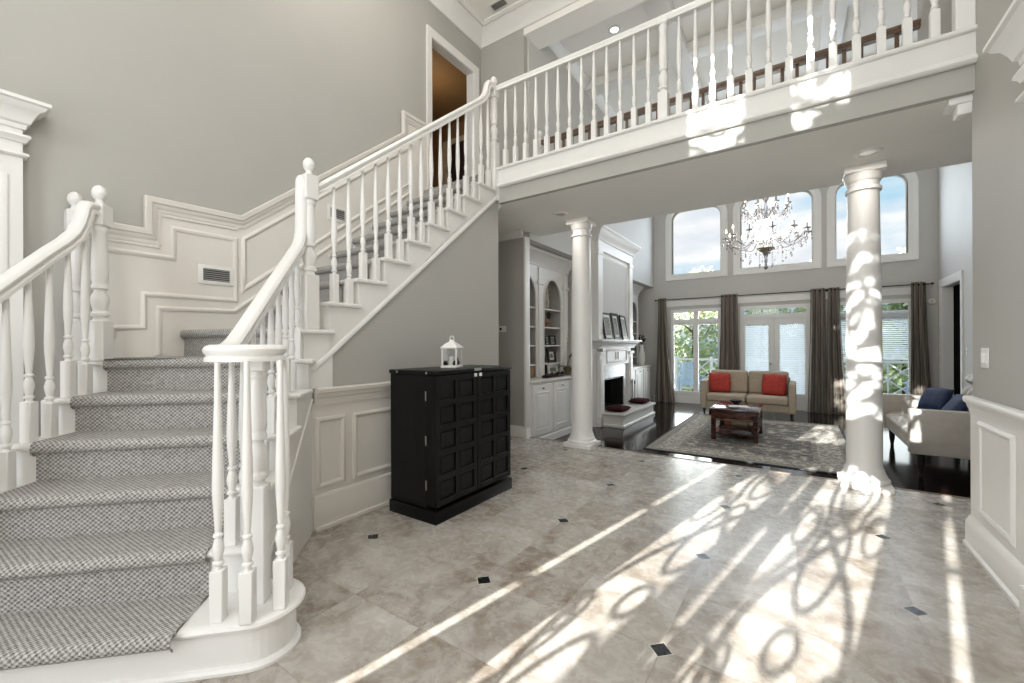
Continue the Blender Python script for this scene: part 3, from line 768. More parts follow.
# --- upper flight
ub = thing('stair_balustrade', 'white balustrade climbing the upper flight above the grey wall', 'balustrade', (NWX, 1.7, 1.62))
def zu(y): return 2.478 + .818*(y-1.765)
pth = [(NWX, NWY+.03, zu(NWY+.03)), (NWX, 2.4, zu(2.4)), (NWX, 3.0, zu(3.0)), (NWX, 3.52, zu(3.52)), (NWX, 3.60, zu(3.60)+.01), (NWX, 3.645, zu(3.64)+.05), (NWX, 3.665, zu(3.64)+.11), (NWX, 3.68, 4.17), (NWX, 3.71, 4.205), (NWX, 3.76, 4.215), (NWX, 3.80, 4.215)]
MB().rail(pth, (1, 0, 0), RAILP).obj('handrail', 'white_trim', ub, world=True)
for k in range(8, 16):
    y0 = Y8 + RU8*(k-8)
    for j, bs in ((.055, .21), (.178, .19)):
        baluster(ub, NWX, y0+j, RISE*k, zu(y0+j)-.035-RISE*k, 0, bs)
# --- gallery front
gb = thing('gallery_balustrade', 'white balustrade along the front edge of the upstairs gallery', 'balustrade', (-2.83, FB+.01, 3.30))
GYb = FB+.02
ZGR = 4.215
newel(gb, -2.845, GYb-.04, 3.05, 4.345, 0, .090, .55, .12)
newel(gb, -.99, GYb, 3.30, ZGR-.02, 0, .085, .25, .04, False)
newel(gb, RXW-.045, GYb, 3.30, ZGR-.02, 0, .09, .40, .04, False)
MB().rail([(-2.82, GYb-.02, ZGR), (-1.6, GYb, ZGR), (RXW, GYb, ZGR)], (0, -1, 0), RAILP).obj('handrail', 'white_trim', gb, world=True)
for x0, x1, n in ((-2.845, -.99, 14), (-.99, RXW-.045, 14)):
    for i in range(1, n): baluster(gb, x0 + (x1-x0)*i/n, GYb, 3.30, ZGR-.04-3.30, 0, .20)
# --- gallery rear, brown rail
gr_ = thing('gallery_balustrade', 'balustrade with brown wooden handrail on the far side of the gallery', 'balustrade', (-3.1, 5.30, ZF2))
MB().rail([(-3.12, 5.30, 4.25), (RXW, 5.30, 4.25)], (0, -1, 0), [(a_*1.1, b_*1.1) for a_, b_ in RAILP]).obj('handrail', 'brown_wood', gr_, world=True, label='brown wooden handrail')
newel(gr_, -3.10, 5.30, ZF2, 4.42, 0, .085, .30, .14)
m = MB().box(-.016, .016, -.016, .016, 0, .98, .003, 1); RB_ = m.mesh('baluster', 'brown_wood', 40)
for i in range(1, 31):
    link('baluster', RB_, gr_, None, (4.0*i/31, 0, 0))
# --- left balustrade of the lower flight
lb = thing('stair_balustrade', 'white balustrade on the left side of the lower flight', 'balustrade', (-3.3, .3, 0))
tb = -2.035
NLn = 3.07
newel(lb, *P(NLn, tb)[:2], 6*RISE, 2.31, PI/4, .092, .25, .13)
newel(lb, LX+.05, P(NLn, tb)[1]-.06, 6*RISE, 2.31, 0, .09, .25, .13)
def zl(n): return nl(n) + .868
seq = [(1.75, zl(1.75)), (2.3, zl(2.3)), (2.70, zl(2.70)), (2.80, zl(2.8)-.006), (2.87, zl(2.87)+.002), (2.912, zl(2.9)+.05), (2.93, 2.085), (2.94, 2.125), (2.965, 2.155), (3.0, 2.16), (3.07, 2.16)]
MB().rail([P(n, tb, z) for n, z in seq], T_, BIG).obj('handrail', 'white_trim', lb, world=True)
q0, q1 = Vector(P(NLn, tb, 2.12)), Vector((LX+.05, P(NLn, tb)[1]-.06, 2.12))
MB().rail([q0, q1], (0, 1, 0), RAILP).obj('landing_rail', 'white_trim', lb, world=True)
baluster(lb, (q0.x+q1.x)/2, (q0.y+q1.y)/2, 6*RISE, 2.08-6*RISE, 0)
for k in range(1, 6):
    for j, bs in ((.055, .21), (.175, .19)):
        n = N1 + RUN*(k-1) + j; q = P(n, tb); baluster(lb, q[0], q[1], RISE*k, zl(n)-.035-RISE*k, PI/4, bs)

# ------------------------------------------------------------------ columns
def column(x, y, label):
    t = thing('column', label, 'column', (x, y, 0), 0, 'round columns under the gallery', 'thing')
    r = .132
    m = MB().box(-.187, .187, -.187, .187, 0, .05, .004, 1)
    m.lathe([(.18, .05), (.186, .06), (.186, .075), (.176, .088), (.166, .092), (.166, .108), (.158, .12), (.150, .14), (.142, .165)], seg=40); m.obj('base', 'white_trim', t)
    MB().lathe([(r+.014, .16), (r+.004, .18), (r, .20), (r, 1.0), (r-.004, 1.7), (r-.016, 2.66), (r-.016, 2.70)], seg=48).obj('shaft', 'white_trim', t)
    q = r-.016
    m = MB().lathe([(q, 2.69), (q+.016, 2.695), (q+.018, 2.71), (q+.014, 2.725), (q, 2.73), (q, 2.775), (q+.012, 2.785), (q+.016, 2.795), (q+.022, 2.815), (q+.03, 2.85)], seg=40)
    m.box(-.150, .150, -.150, .150, 2.848, 2.91, .006, 1); m.obj('capital', 'white_trim', t); return t
column(-2.325, 5.03, 'slim white round column beside the fireplace, farther from the right wall')
column(.497, 5.03, 'white round column with sunlit patches in front of the right windows')

# ------------------------------------------------------------------ far wall windows
def upper_window(i, x0, x1, label):
    fr = .16
    def outline(g_, r):
        a_, b_, lo, hi = x0-g_, x1+g_, ZU0-g_, ZU1+g_
        pts_ = [(a_, lo)] + [(a_+r-r*math.cos(t_*PI/16), hi-r+r*math.sin(t_*PI/16)) for t_ in range(9)] + [(b_-r+r*math.sin(t_*PI/16), hi-r+r*math.cos(t_*PI/16)) for t_ in range(9)] + [(b_, lo)]
        return [(x, GY, z) for x, z in pts_]
    m = MB().molding(outline(0, RU), (0, -1, 0), [(0, -.15), (0, .012), (-.05, .014), (-.10, .02), (-.125, .034), (-.15, .034), (-.15, 0)][::-1] if False else [(0, -.15), (0, .012), (.05, .014), (.10, .02), (.125, .034), (.15, .034), (.15, 0)], True)
    o = struct('window_%d' % i, m, 'white_trim', label, 'window')
    g = MB(); g.face([(x, GY+.09, z) for x, _, z in outline(0, RU)]); g.obj('pane', 'pane_glass', o)
    MB().molding([(x, GY+.09, z) for x, _, z in outline(-.02, RU-.02)], (0, -1, 0), [(0, -.02), (0, .02), (.025, .02), (.025, -.02)], True).obj('sash', 'white_trim', o)
upper_window(1, *U_W[0], 'high round-cornered window nearest the fireplace')
upper_window(2, *U_W[1], 'high round-cornered window behind the chandelier')
upper_window(3, *U_W[2], 'high round-cornered window behind the right column')
def rect_frame(m, x0, x1, z0, z1, w, y0, y1):
    m.box(x0, x0+w, y0, y1, z0, z1); m.box(x1-w, x1, y0, y1, z0, z1); m.box(x0+w, x1-w, y0, y1, z0, z0+w); m.box(x0+w, x1-w, y0, y1, z1-w, z1)
def low_window(i, x0, x1, label):
    z0, z1 = .05, 2.20
    m = MB().molding([(x0, GY, z0), (x0, GY, z1), (x1, GY, z1), (x1, GY, z0)], (0, -1, 0), [(0, -.12), (0, .012), (-.03, .014), (-.06, .024), (-.08, .024), (-.08, 0)], True)
    xm = (x0+x1)/2
    for a_, b_ in ((x0, xm), (xm, x1)):
        rect_frame(m, a_, b_, z0, 1.86, .055, GY+.05, GY+.10)
        rect_frame(m, a_, b_, 1.90, z1, .05, GY+.05, GY+.10)
    m.box(x0, x1, GY+.03, GY+.11, 1.855, 1.905); m.box(xm-.055, xm+.055, GY+.02, GY+.12, z0, z1)
    o = struct('window_%d' % i, m, 'white_trim', label, 'window')
    boxes((x0+.02, x1-.02, GY+.074, GY+.078, z0, z1)).obj('pane', 'pane_glass', o)
    return o
low_window(4, LOW[0][0], LOW[0][1], 'tall garden window between the first two curtains')
o5 = low_window(5, LOW[2][0], LOW[2][1], 'tall garden window behind the right column')
m = boxes((GL, -2.80, GY-.016, GY, D, D+.16), (-1.46, -1.22, GY-.016, GY, D, D+.16), (.30, .54, GY-.016, GY, D, D+.16), (1.96, GR, GY-.016, GY, D, D+.16), (-2.80, -1.46, GY-.016, GY, D, .04), (.54, 1.96, GY-.016, GY, D, .04))
struct('baseboard_window', m, 'white_trim', 'white baseboard under the garden windows', 'baseboard')
# header board above lower windows
struct('trim_18', boxes((-2.84, 2.02, GY-.02, GY, 2.28, 2.42)), 'white_trim', 'pale header board behind the curtain rod', 'header')
# french doors with blinds
x0, x1 = LOW[1][0], LOW[1][1]
m = MB().molding([(x0, GY, D), (x0, GY, 2.20), (x1, GY, 2.20), (x1, GY, D)], (0, -1, 0), [(0, -.12), (0, .012), (-.03, .014), (-.06, .024), (-.08, .024), (-.08, 0)])
m.box(x0, x1, GY+.03, GY+.12, 1.90, 1.97); rect_frame(m, x0, x1, 1.97, 2.20, .04, GY+.05, GY+.10)
o = struct('door_4', m, 'white_trim', 'white french doors with blinds behind the beige sofa', 'door')
xm = (x0+x1)/2
for a_, b_ in ((x0, xm-.004), (xm+.004, x1)):
    q = MB()
    q.box(a_, a_+.10, GY+.05, GY+.10, D, 1.90, .003, 1); q.box(b_-.10, b_, GY+.05, GY+.10, D, 1.90, .003, 1)
    q.box(a_+.10, b_-.10, GY+.05, GY+.10, D, .19, .003, 1); q.box(a_+.10, b_-.10, GY+.05, GY+.10, 1.76, 1.90, .003, 1)
    lf = q.obj('door_leaf', 'white_trim', o)
    boxes((a_+.09, b_-.09, GY+.086, GY+.09, .18, 1.77)).obj('pane', 'pane_glass', lf)
    q = MB()
    for i in range(38):
        z = .20 + i*.0412
        q.box(-.5*(b_-a_-.21), .5*(b_-a_-.21), -.0205, .0205, -.001, .001, mat=Matrix.Translation(((a_+b_)/2, GY+.055, z)) @ Matrix.Rotation(math.radians(-58), 4, 'X'))
    q.obj('blind', 'blind_white', lf)
boxes((x0+.04, x1-.04, GY+.074, GY+.078, 2.0, 2.17)).obj('transom_pane', 'pane_glass', o)
MB().lathe([(.012, 0), (.012, .05), (.026, .055), (.03, .07), (.02, .085), (.001, .09)], seg=12, mat=Matrix.Translation((xm-.07, GY+.05, .86)) @ Matrix.Rotation(PI/2, 4, 'X')).obj('door_handle', 'steel', o)
# half blind on the right window
q = MB()
for i in range(24):
    q.box(-.55, .55, -.019, .019, -.001, .001, mat=Matrix.Translation((1.25, GY+.03, 1.02 + i*.041)) @ Matrix.Rotation(math.radians(-38), 4, 'X'))
q.box(.68, 1.82, GY+.012, GY+.045, .98, 1.0)
tag(q.obj('window_blind', 'blind_white'), 'half-raised white slatted blind on the right garden window', 'blind')

# ------------------------------------------------------------------ curtains and rods
def curtain(xa, xb, xa2, xb2, label, seed):
    """gathered at the top (xa..xb) and falling to xa2..xb2"""
    rnd_ = random.Random(seed)
    t = thing('curtain', label, 'curtain', ((xa+xb)/2, GY-.11, D), 0, 'striped curtains on the garden wall')
    NZ, NX = 14, 56; ztop = 2.50; rows, uvs = [], []
    folds = max(3, round((xb-xa)/.085)); ph = rnd_.random()*6
    for i in range(NZ+1):
        f_ = i/NZ; z = ztop + (D+.005-ztop)*f_; e = f_**1.6
        a_, b_ = xa+(xa2-xa)*e, xb+(xb2-xb)*e; r_, u_ = [], []
        for j in range(NX+1):
            s_ = j/NX
            amp = (.035+.03*f_)*(1+.25*math.sin(3*s_+ph))
            yy = amp*math.sin(2*PI*folds*s_+ph+.5*math.sin(2.0*f_+s_*3)) + .012*math.sin(9*f_+14*s_)
            r_.append((a_+(b_-a_)*s_-(xa+xb)/2, yy, z-D)); u_.append((s_*folds*.22, f_*2.6))
        rows.append(r_); uvs.append(u_)
    # a front and a back skin make cloth with thickness
    m = MB(); m.grid(rows, uvs=uvs); m.grid([[(x, y+.004, z) for x, y, z in r] for r in rows], uvs=uvs)
    m.obj('cloth', 'striped_curtain', t, smooth=80)
    m = MB()
    for k in range(folds):
        cx2 = xa + (xb-xa)*(k+.5)/folds - (xa+xb)/2
        m.tube([(cx2, .028*math.cos(a_*PI/6), ztop-.05-D+.028*math.sin(a_*PI/6)) for a_ in range(12)], .005, 5, True)
    m.obj('grommet', 'rod_metal', t)
curtain(-3.02, -2.82, -3.12, -2.60, 'striped taupe curtain beside the white built-in cabinet', 1)
curtain(-1.53, -1.18, -1.62, -1.10, 'striped taupe curtain left of the french doors', 2)
curtain(.22, .48, .16, .50, 'striped taupe curtain right of the french doors', 3)
curtain(.52, .72, .48, .86, 'striped taupe curtain partly hidden behind the right column', 4)
curtain(1.82, 2.03, 1.80, 2.14, 'striped taupe curtain beside the dark doorway', 5)
for i, (xa, xb, lab) in enumerate(((-3.05, .42, 'long dark curtain rod over the french doors'), (.52, 2.10, 'short dark curtain rod behind the right column'))):
    t = thing('curtain_rod', lab, 'curtain rod', (xa, GY-.11, 2.455))
    MB().tube([(0, 0, 0), (xb-xa, 0, 0)], .012, 8).obj('pole', 'rod_metal', t)
    for xx in (-.02, xb-xa+.02):
        MB().lathe([(.001, -.03), (.02, -.02), (.028, 0), (.02, .02), (.001, .03)], (xx, 0, 0), 10).obj('finial', 'rod_metal', t)
    for xx in (.03, (xb-xa)/2, xb-xa-.03):
        MB().box(xx-.008, xx+.008, 0, .095, -.008, .008).obj('bracket', 'rod_metal', t)

# ------------------------------------------------------------------ fireplace
BX = -3.0; FY0, FY1 = 7.08, 8.99; FC = (FY0+FY1)/2
fp = thing('fireplace', 'tall white fireplace with black firebox and raised hearth', 'fireplace', (BX, FC, D))
m = MB()
for (y0, y1, z0, z1) in rects((FY0, FY1), (D, 3.40), [(7.46, 8.50, .08, .67)]): m.box(-3.72, BX, y0, y1, z0, z1)
m.obj('chimney_breast', 'white_trim', fp, world=True)
boxes((-3.45, -3.40, 7.46, 8.50, .08, .67), (-3.45, BX-.01, 7.42, 7.462, .08, .67), (-3.45, BX-.01, 8.498, 8.54, .08, .67), (-3.45, BX-.01, 7.46, 8.50, .66, .68), (-3.45, BX, 7.46, 8.50, .07, .085)).obj('firebox', 'fire_black', fp, world=True)
m = MB(); m.tube([(-3.05, 7.50, .10), (-3.05, 7.50, .64), (-3.05, 8.46, .64), (-3.05, 8.46, .10)], .012, 6); m.tube([(-3.05, 7.98, .10), (-3.05, 7.98, .64)], .008, 6); m.obj('fire_screen', 'black_metal', fp, world=True)
m = MB()
for (y0, y1, z0, z1) in rects((7.32, 8.72), (.08, .92), [(7.46, 8.50, .08, .67)]): m.box(BX-.02, BX+.012, y0, y1, z0, z1)
m.obj('marble_surround', 'fireplace_marble', fp, world=True)
m = MB()
for yc in (7.22, 8.83):
    m.box(BX, BX+.06, yc-.11, yc+.11, D, 1.18, .005, 1); m.box(BX, BX+.085, yc-.13, yc+.13, D, .02, .008, 1); m.box(BX+.06, BX+.07, yc-.06, yc+.06, .12, 1.05, .008, 1); m.box(BX, BX+.085, yc-.13, yc+.13, 1.12, 1.18, .008, 1)
m.box(BX, BX+.05, 7.30, 8.75, .92, 1.28, .004, 1)
m.molding([(BX+.05, 7.48, .98), (BX+.05, 8.56, .98), (BX+.05, 8.56, 1.20), (BX+.05, 7.48, 1.20)], (1, 0, 0), PM, True)
for yc in (7.95, 8.08): m.box(BX+.05, BX+.064, yc-.02, yc+.02, 1.02, 1.17, .004, 1)
m.obj('mantel_surround', 'white_trim', fp, world=True)
m = MB().molding([(BX-.1, FY0, 1.28), (BX+.05, FY0, 1.28), (BX+.05, FY1, 1.28), (BX-.1, FY1, 1.28)], (0, 0, 1), [(0, -.04), (-.02, -.04), (-.03, 0), (-.06, .03), (-.08, .06), (-.10, .07), (-.10, .085), (-.15, .095), (-.15, .125), (0, .125)])
for k in range(26): m.box(BX+.06, BX+.10, FY0+.02+k*.073, FY0+.055+k*.073, 1.315, 1.345)
m.box(BX-.1, BX+.06, FY0+.005, FY1-.005, 1.25, 1.404); m.obj('mantel_shelf', 'white_trim', fp, world=True)
m = MB()
for yc in (7.19, 8.88):
    m.box(BX, BX+.05, yc-.10, yc+.10, 1.404, 3.02, .004, 1); m.box(BX, BX+.065, yc-.115, yc+.115, 1.404, 1.50, .006, 1); m.box(BX, BX+.065, yc-.115, yc+.115, 2.94, 3.02, .006, 1)
m.box(BX, BX+.05, 7.10, 8.97, 3.02, 3.22, .004, 1)
m.molding([(BX, 7.36, 1.48), (BX, 8.71, 1.48), (BX, 8.71, 2.94), (BX, 7.36, 2.94)], (1, 0, 0), [(a_*1.8, b_*1.8) for a_, b_ in PM], True)
m.molding([(BX-.1, FY0, 3.40), (BX+.05, FY0, 3.40), (BX+.05, FY1, 3.40), (BX-.1, FY1, 3.40)], (0, 0, 1), [(0, -.20), (-.02, -.20), (-.03, -.16), (-.05, -.13), (-.10, -.06), (-.12, -.05), (-.13, -.03), (-.15, -.02), (-.15, 0), (0, 0)])
m.obj('overmantel', 'white_trim', fp, world=True)
boxes((BX, BX+.006, 7.38, 8.69, 1.50, 2.92)).obj('overmantel_panel', 'great_room_paint', fp, world=True, label='grey painted panel over the mantel')
m = MB().box(BX, -2.56, 7.24, 9.12, D, .035, .004, 1); m.box(BX, -2.53, 7.21, 9.15, D, D+.05, .006, 1)
h_ = m.obj('hearth', 'white_trim', fp, world=True)
MB().box(BX-.005, -2.52, 7.20, 9.16, .035, .08, .008, 2).obj('hearth_slab', 'hearth_stone', h_, world=True)

def pillow_mesh(name, w, h, t, mat, n=10, pw=3.5):
    m = MB()
    for sgn in (1, -1):
        rows = []
        for i in range(n+1):
            u_ = -1+2*i/n; r_ = []
            for j in range(n+1):
                v_ = -1+2*j/n
                k = ((1-abs(u_)**pw)*(1-abs(v_)**pw))**.5
                pin = 1-.06*(abs(u_)*abs(v_))
                r_.append((u_*w/2*pin, v_*h/2*pin, sgn*(t/2*k)))
            rows.append(r_)
        m.grid(rows)
    bmesh.ops.remove_doubles(m.bm, verts=m.bm.verts, dist=1e-5)
    return m.mesh(name, mat, 80)
for y, lab in ((7.58, 'dark red cushion on the near end of the hearth'), (8.86, 'dark red cushion on the far end of the hearth')):
    o = link('hearth_cushion', pillow_mesh('hearth_cushion', .36, .50, .085, 'maroon_fabric', 12, 5), None, None, (-2.77, y, .128))
    tag(o, lab, 'cushion', 'cushions on the hearth')
# framed photographs on the mantel
def photo_frame(name, x, y, z, w, h, rz, lean, label, group, fw=.035, mat_w=.05, fm='frame_black'):
    t = thing(name, label, 'picture frame', (x, y, z), rz, group)
    R_ = Matrix.Rotation(-lean, 4, 'Y')
    def bx(b): return MB().box(*b, mat=R_)
    m = MB()
    for b in ((-.012, .012, -w/2, w/2, 0, fw), (-.012, .012, -w/2, w/2, h-fw, h), (-.012, .012, -w/2, -w/2+fw, fw, h-fw), (-.012, .012, w/2-fw, w/2, fw, h-fw)): m.box(*b, mat=R_)
    m.obj('frame', fm, t)
    bx((-.010, .000, -w/2+fw*.8, w/2-fw*.8, fw*.8, h-fw*.8)).obj('mat_board', 'mat_board', t)
    bx((-.008, .003, -w/2+fw+mat_w, w/2-fw-mat_w, fw+mat_w, h-fw-mat_w)).obj('photograph', 'photo_print', t)
photo_frame('photo_frame', BX+.10, 7.50, 1.406, .40, .50, 0, .16, 'black-framed photograph on the mantel nearest the left end', 'frames on the mantel', .03, .05)
photo_frame('photo_frame', BX+.10, 7.93, 1.406, .36, .52, 0, .16, 'black-framed photograph in the middle of the mantel', 'frames on the mantel', .05, .045)
photo_frame('photo_frame', BX+.10, 8.38, 1.406, .44, .50, .1, .16, 'black-framed photograph on the mantel nearest the windows', 'frames on the mantel', .035, .04)
# fire tools
t = thing('fireplace_tools', 'grey fireplace tool set standing at the far end of the hearth', 'fireplace tools', (-2.90, 8.80, .081))
MB().lathe([(.07, 0), (.07, .012), (.02, .02), (.009, .03), (.009, .46), (.016, .47), (.012, .50), (.001, .51)], seg=12).obj('stand', 'steel', t)
for k in range(3):
    a_ = k*2.1
    m = MB().tube([(.04*math.cos(a_), .04*math.sin(a_), .06), (.04*math.cos(a_), .04*math.sin(a_), .42)], .006, 6); m.lathe([(.012, .40), (.014, .44), (.008, .48), (.001, .485)], (.04*math.cos(a_), .04*math.sin(a_), 0), 8)
    m.box(.04*math.cos(a_)-.02, .04*math.cos(a_)+.02, .04*math.sin(a_)-.008, .04*math.sin(a_)+.008, .03, .10, .004, 1); m.obj('tool', 'steel' if k else 'black_metal', t)

# ------------------------------------------------------------------ bookcases
def bookcase(mirror, label, label2):
    def my(y): return 2*FC - y if mirror else y
    def bx(m, x0_, x1_, y0_, y1_, z0_, z1_, *a_): m.box(x0_, x1_, min(my(y0_), my(y1_)), max(my(y0_), my(y1_)), z0_, z1_, *a_)
    XF, XB = -3.46, -3.71
    YA, YB = 5.10, 6.90
    bays = ((5.17, 5.79), (6.01, 6.65))
    t = thing('bookcase', label, 'bookcase', (XF, my(6.0), .79))
    m = MB(); bx(m, XB, XB+.015, YA, YB, .79, 2.70); 
    for y in (5.12, 5.80, 5.99, 6.66): bx(m, XB, XF-.03, y-.01, y+.01, .79, 2.60)
    m.obj('back_panel', 'wall_paint', t, world=True)
    # face with two arched openings
    m = MB(); zs, zt_ = 2.02, 2.66
    bx(m, XF-.03, XF, YA, bays[0][0], .79, zt_); bx(m, XF-.03, XF, bays[0][1], bays[1][0], .79, zt_); bx(m, XF-.03, XF, bays[1][1], YB, .79, zt_)
    for y0, y1 in bays:
        c_ = (y0+y1)/2; w = (y1-y0)/2; n = 12
        arc = [(c_-w*math.cos(PI*k/(2*n)), zs+w*1.25*math.sin(PI*k/(2*n))) for k in range(2*n+1)]
        for half in (arc[:n+1] + [(c_, zt_), (y0, zt_)], arc[n:] + [(y1, zt_), (c_, zt_)]):
            m.prism([(XF-.03, my(y), z) for y, z in half], (.03, 0, 0))
        m.molding([(XF, my(y), z) for y, z in [(y0, .79)] + arc + [(y1, .79)]], (1, 0, 0), [(-.012, 0), (-.012, .010), (0, .016), (.02, .010), (.024, 0)] if mirror else [(-.024, 0), (-.02, .010), (0, .016), (.012, .010), (.012, 0)])
    bx(m, XF, XF+.02, bays[0][1]+.05, bays[1][0]-.05, .85, zt_-.1, .006, 1); bx(m, XF, XF+.035, bays[0][1]+.02, bays[1][0]-.02, 2.28, 2.34, .01, 1)
    bx(m, XF, XF+.02, bays[1][1]+.05, YB-.03, .85, zt_-.1, .006, 1); bx(m, XF, XF+.035, bays[1][1]+.02, YB, 2.28, 2.34, .01, 1)
    m.obj('arched_face', 'white_trim', t, world=True)
    for y0, y1 in bays:
        for z in (1.00, 1.305, 1.61, 1.915):
            q = MB(); bx(q, XB, XF-.02, y0-.02, y1+.02, z-.025, z, .003, 1); q.obj('shelf', 'white_trim', t, world=True)
    m = MB(); p0, p1 = my(YA), my(YB)
    pa = [(XF, p0, 2.80), (XF, p1, 2.80), (XF-.2, p1, 2.80)]
    sg = 1 if mirror else -1
    m.molding(pa, (0, 0, 1), [(sg*a_, b_) for a_, b_ in [(-.01, -.22), (.015, -.22), (.02, -.17), (.05, -.13), (.07, -.09), (.12, -.05), (.14, -.04), (.15, 0), (-.01, 0)]])
    bx(m, XB, XF, YA, YB, 2.62, 2.80); m.obj('crown', 'white_trim', t, world=True)
    # base cabinet
    c_ = thing('base_cabinet', label2, 'cabinet', (-3.16, my(6.0), D))
    ya, yb = 5.10, 7.02
    m = MB(); bx(m, XB, -3.16, ya, yb, D+.09, .745, .003, 1); bx(m, XB, -3.145, ya, yb, D, D+.11, .006, 1); m.obj('body', 'white_trim', c_, world=True)
    q = MB(); bx(q, XB, -3.13, ya-.0, yb, .745, .785, .008, 2); q.obj('counter', 'hearth_stone', c_, world=True)
    for y0, y1 in ((5.16, 5.70), (5.78, 6.30), (6.36, 6.90)):
        q = MB(); bx(q, -3.16, -3.14, y0, y1, D+.15, .715, .004, 1)
        ylo, yhi = min(my(y0), my(y1)), max(my(y0), my(y1))
        q.molding([(-3.14, ylo+.08, D+.23), (-3.14, yhi-.08, D+.23), (-3.14, yhi-.08, .60), (-3.14, ylo+.08, .60)], (1, 0, 0), [(-.014, 0), (-.01, .008), (0, .010), (.012, .006), (.016, 0)], True)
        q.box(-3.142, -3.132, ylo+.115, yhi-.115, D+.265, .565, .006, 1)
        dr = q.obj('door', 'white_trim', c_, world=True)
        MB().lathe([(.006, 0), (.006, .012), (.013, .016), (.014, .026), (.008, .032), (.001, .033)], seg=10, mat=Matrix.Translation((-3.14, (ylo+yhi)/2, .665)) @ Matrix.Rotation(PI/2, 4, 'Y')).obj('knob', 'brass', dr, world=True)
bookcase(False, 'white arched built-in bookcase left of the fireplace', 'white base cabinet under the left arched bookcase')
bookcase(True, 'white arched built-in bookcase between the fireplace and the windows', 'white base cabinet under the bookcase near the windows')

# shelf ornaments, left bookcase
SHX = -3.585
def figure(x, y, z, h, mat, label, cat='figurine'):
    m = MB().lathe([(.05, 0), (.052, .015), (.03, .03), (.022, .06*h/.3), (.04, .12*h/.3), (.045, .16*h/.3), (.03, .20*h/.3), (.016, .22*h/.3), (.024, .25*h/.3), (.026, .275*h/.3), (.001, h)], seg=12)
    m.tube([(.0, -.03, h*.62), (.05, -.07, h*.5), (.07, -.05, h*.36)], .010, 6); m.tube([(.0, .03, h*.62), (.04, .08, h*.72), (.03, .09, h*.9)], .010, 6)
    o = m.obj('figurine', mat); o.location = (x, y, z); return tag(o, label, cat)
def dancers(y, z, lab):
    t = thing('figurine', lab, 'figurine', (SHX, y, z))
    MB().lathe([(.06, 0), (.062, .012), (.05, .02), (.001, .024)], seg=14).obj('base', 'figurine_wood', t)
    m = MB()
    for sy in (-1, 1):
        m.tube([(0, sy*.035, .02), (.01, sy*.055, .12), (0, sy*.035, .20), (-.01, sy*.045, .28), (0, sy*.015, .36), (.01, sy*.03, .42)], .018, 8, taper=[.7, .9, 1.2, 1.0, .8, .4])
        m.lathe([(.001, 0), (.018, .012), (.022, .03), (.014, .05), (.001, .055)], (0, sy*.045, .40), 10)
        m.tube([(0, sy*.04, .33), (.03, sy*.09, .38), (.02, sy*.06, .47)], .008, 6)
    m.obj('body', 'figurine_pale', t)
dancers(6.33, 1.915, 'pale figurine of two dancers in the top arch of the left bookcase')
# duck
t = thing('duck_figurine', 'brown wooden duck on the second shelf of the left bookcase', 'figurine', (SHX, 6.30, 1.61))
m = MB(); rows = []
for i in range(11):
    f_ = i/10; yy = -.15+.30*f_; r_ = .075*math.sin(PI*min(.97, max(.06, f_)))**.6
    rows.append([(r_*.8*math.cos(2*PI*k/12), yy, .075 + r_*math.sin(2*PI*k/12) + .03*f_**3) for k in range(12)])
m.grid(rows, closed_u=True); m.face(rows[0]); m.face(rows[-1]); m.obj('body', 'figurine_wood', t)
m = MB().tube([(0, .09, .10), (0, .115, .15), (0, .11, .20), (0, .10, .23)], .034, 10, taper=[1.1, .75, .9, 1.0]); m.lathe([(.001, -.045), (.03, -.03), (.042, 0), (.03, .03), (.001, .042)], (0, .105, .225), 12); m.tube([(0, .13, .225), (0, .175, .215)], .015, 8, taper=[1, .5]); m.obj('head', 'shade_dark', t)
figure(SHX, 6.10, 1.305, .16, 'figurine_wood', 'small dark figurine on the middle shelf of the left bookcase')
photo_frame('photo_frame', SHX+.05, 6.27, 1.305, .13, .15, 0, .12, 'small dark frame on the middle shelf of the left bookcase', 'frames in the left bookcase', .02, .01)
photo_frame('photo_frame', SHX+.05, 6.47, 1.305, .20, .17, 0, .12, 'wide dark frame on the middle shelf of the left bookcase', 'frames in the left bookcase', .03, .01)
figure(SHX, 6.12, 1.00, .21, 'figurine_pale', 'small pale figurine beside the square frame in the left bookcase')
photo_frame('photo_frame', SHX+.06, 6.42, 1.00, .27, .24, 0, .12, 'square black frame with white mat in the left bookcase', 'frames in the left bookcase', .05, .035)
photo_frame('photo_frame', SHX+.08, 6.43, .787, .34, .19, 0, .12, 'white-framed photograph on the counter of the left bookcase', 'frames in the left bookcase', .04, .02, 'white_trim')
# dark vase and basket in the left bay
m = MB().lathe([(.06, 0), (.075, .03), (.085, .12), (.07, .20), (.045, .235), (.05, .25), (.04, .25), (.035, .22)], (0, 0, 0), 16)
o = m.obj('vase', 'dark_green_glass'); o.location = (SHX, 5.62, 1.00); tag(o, 'dark green glass vase in the near bay of the left bookcase', 'vase')
m = MB().lathe([(.08, 0), (.10, .02), (.12, .10), (.11, .17), (.115, .18), (.10, .18), (.09, .12)], (0, 0, 0), 18); m.tube([(0, -.11, .17), (0, -.09, .26), (0, 0, .30), (0, .09, .26), (0, .11, .17)], .008, 6)
o = m.obj('basket', 'basket_wicker'); o.location = (SHX+.05, 5.60, .787); tag(o, 'brown wicker basket on the counter of the left bookcase', 'basket')
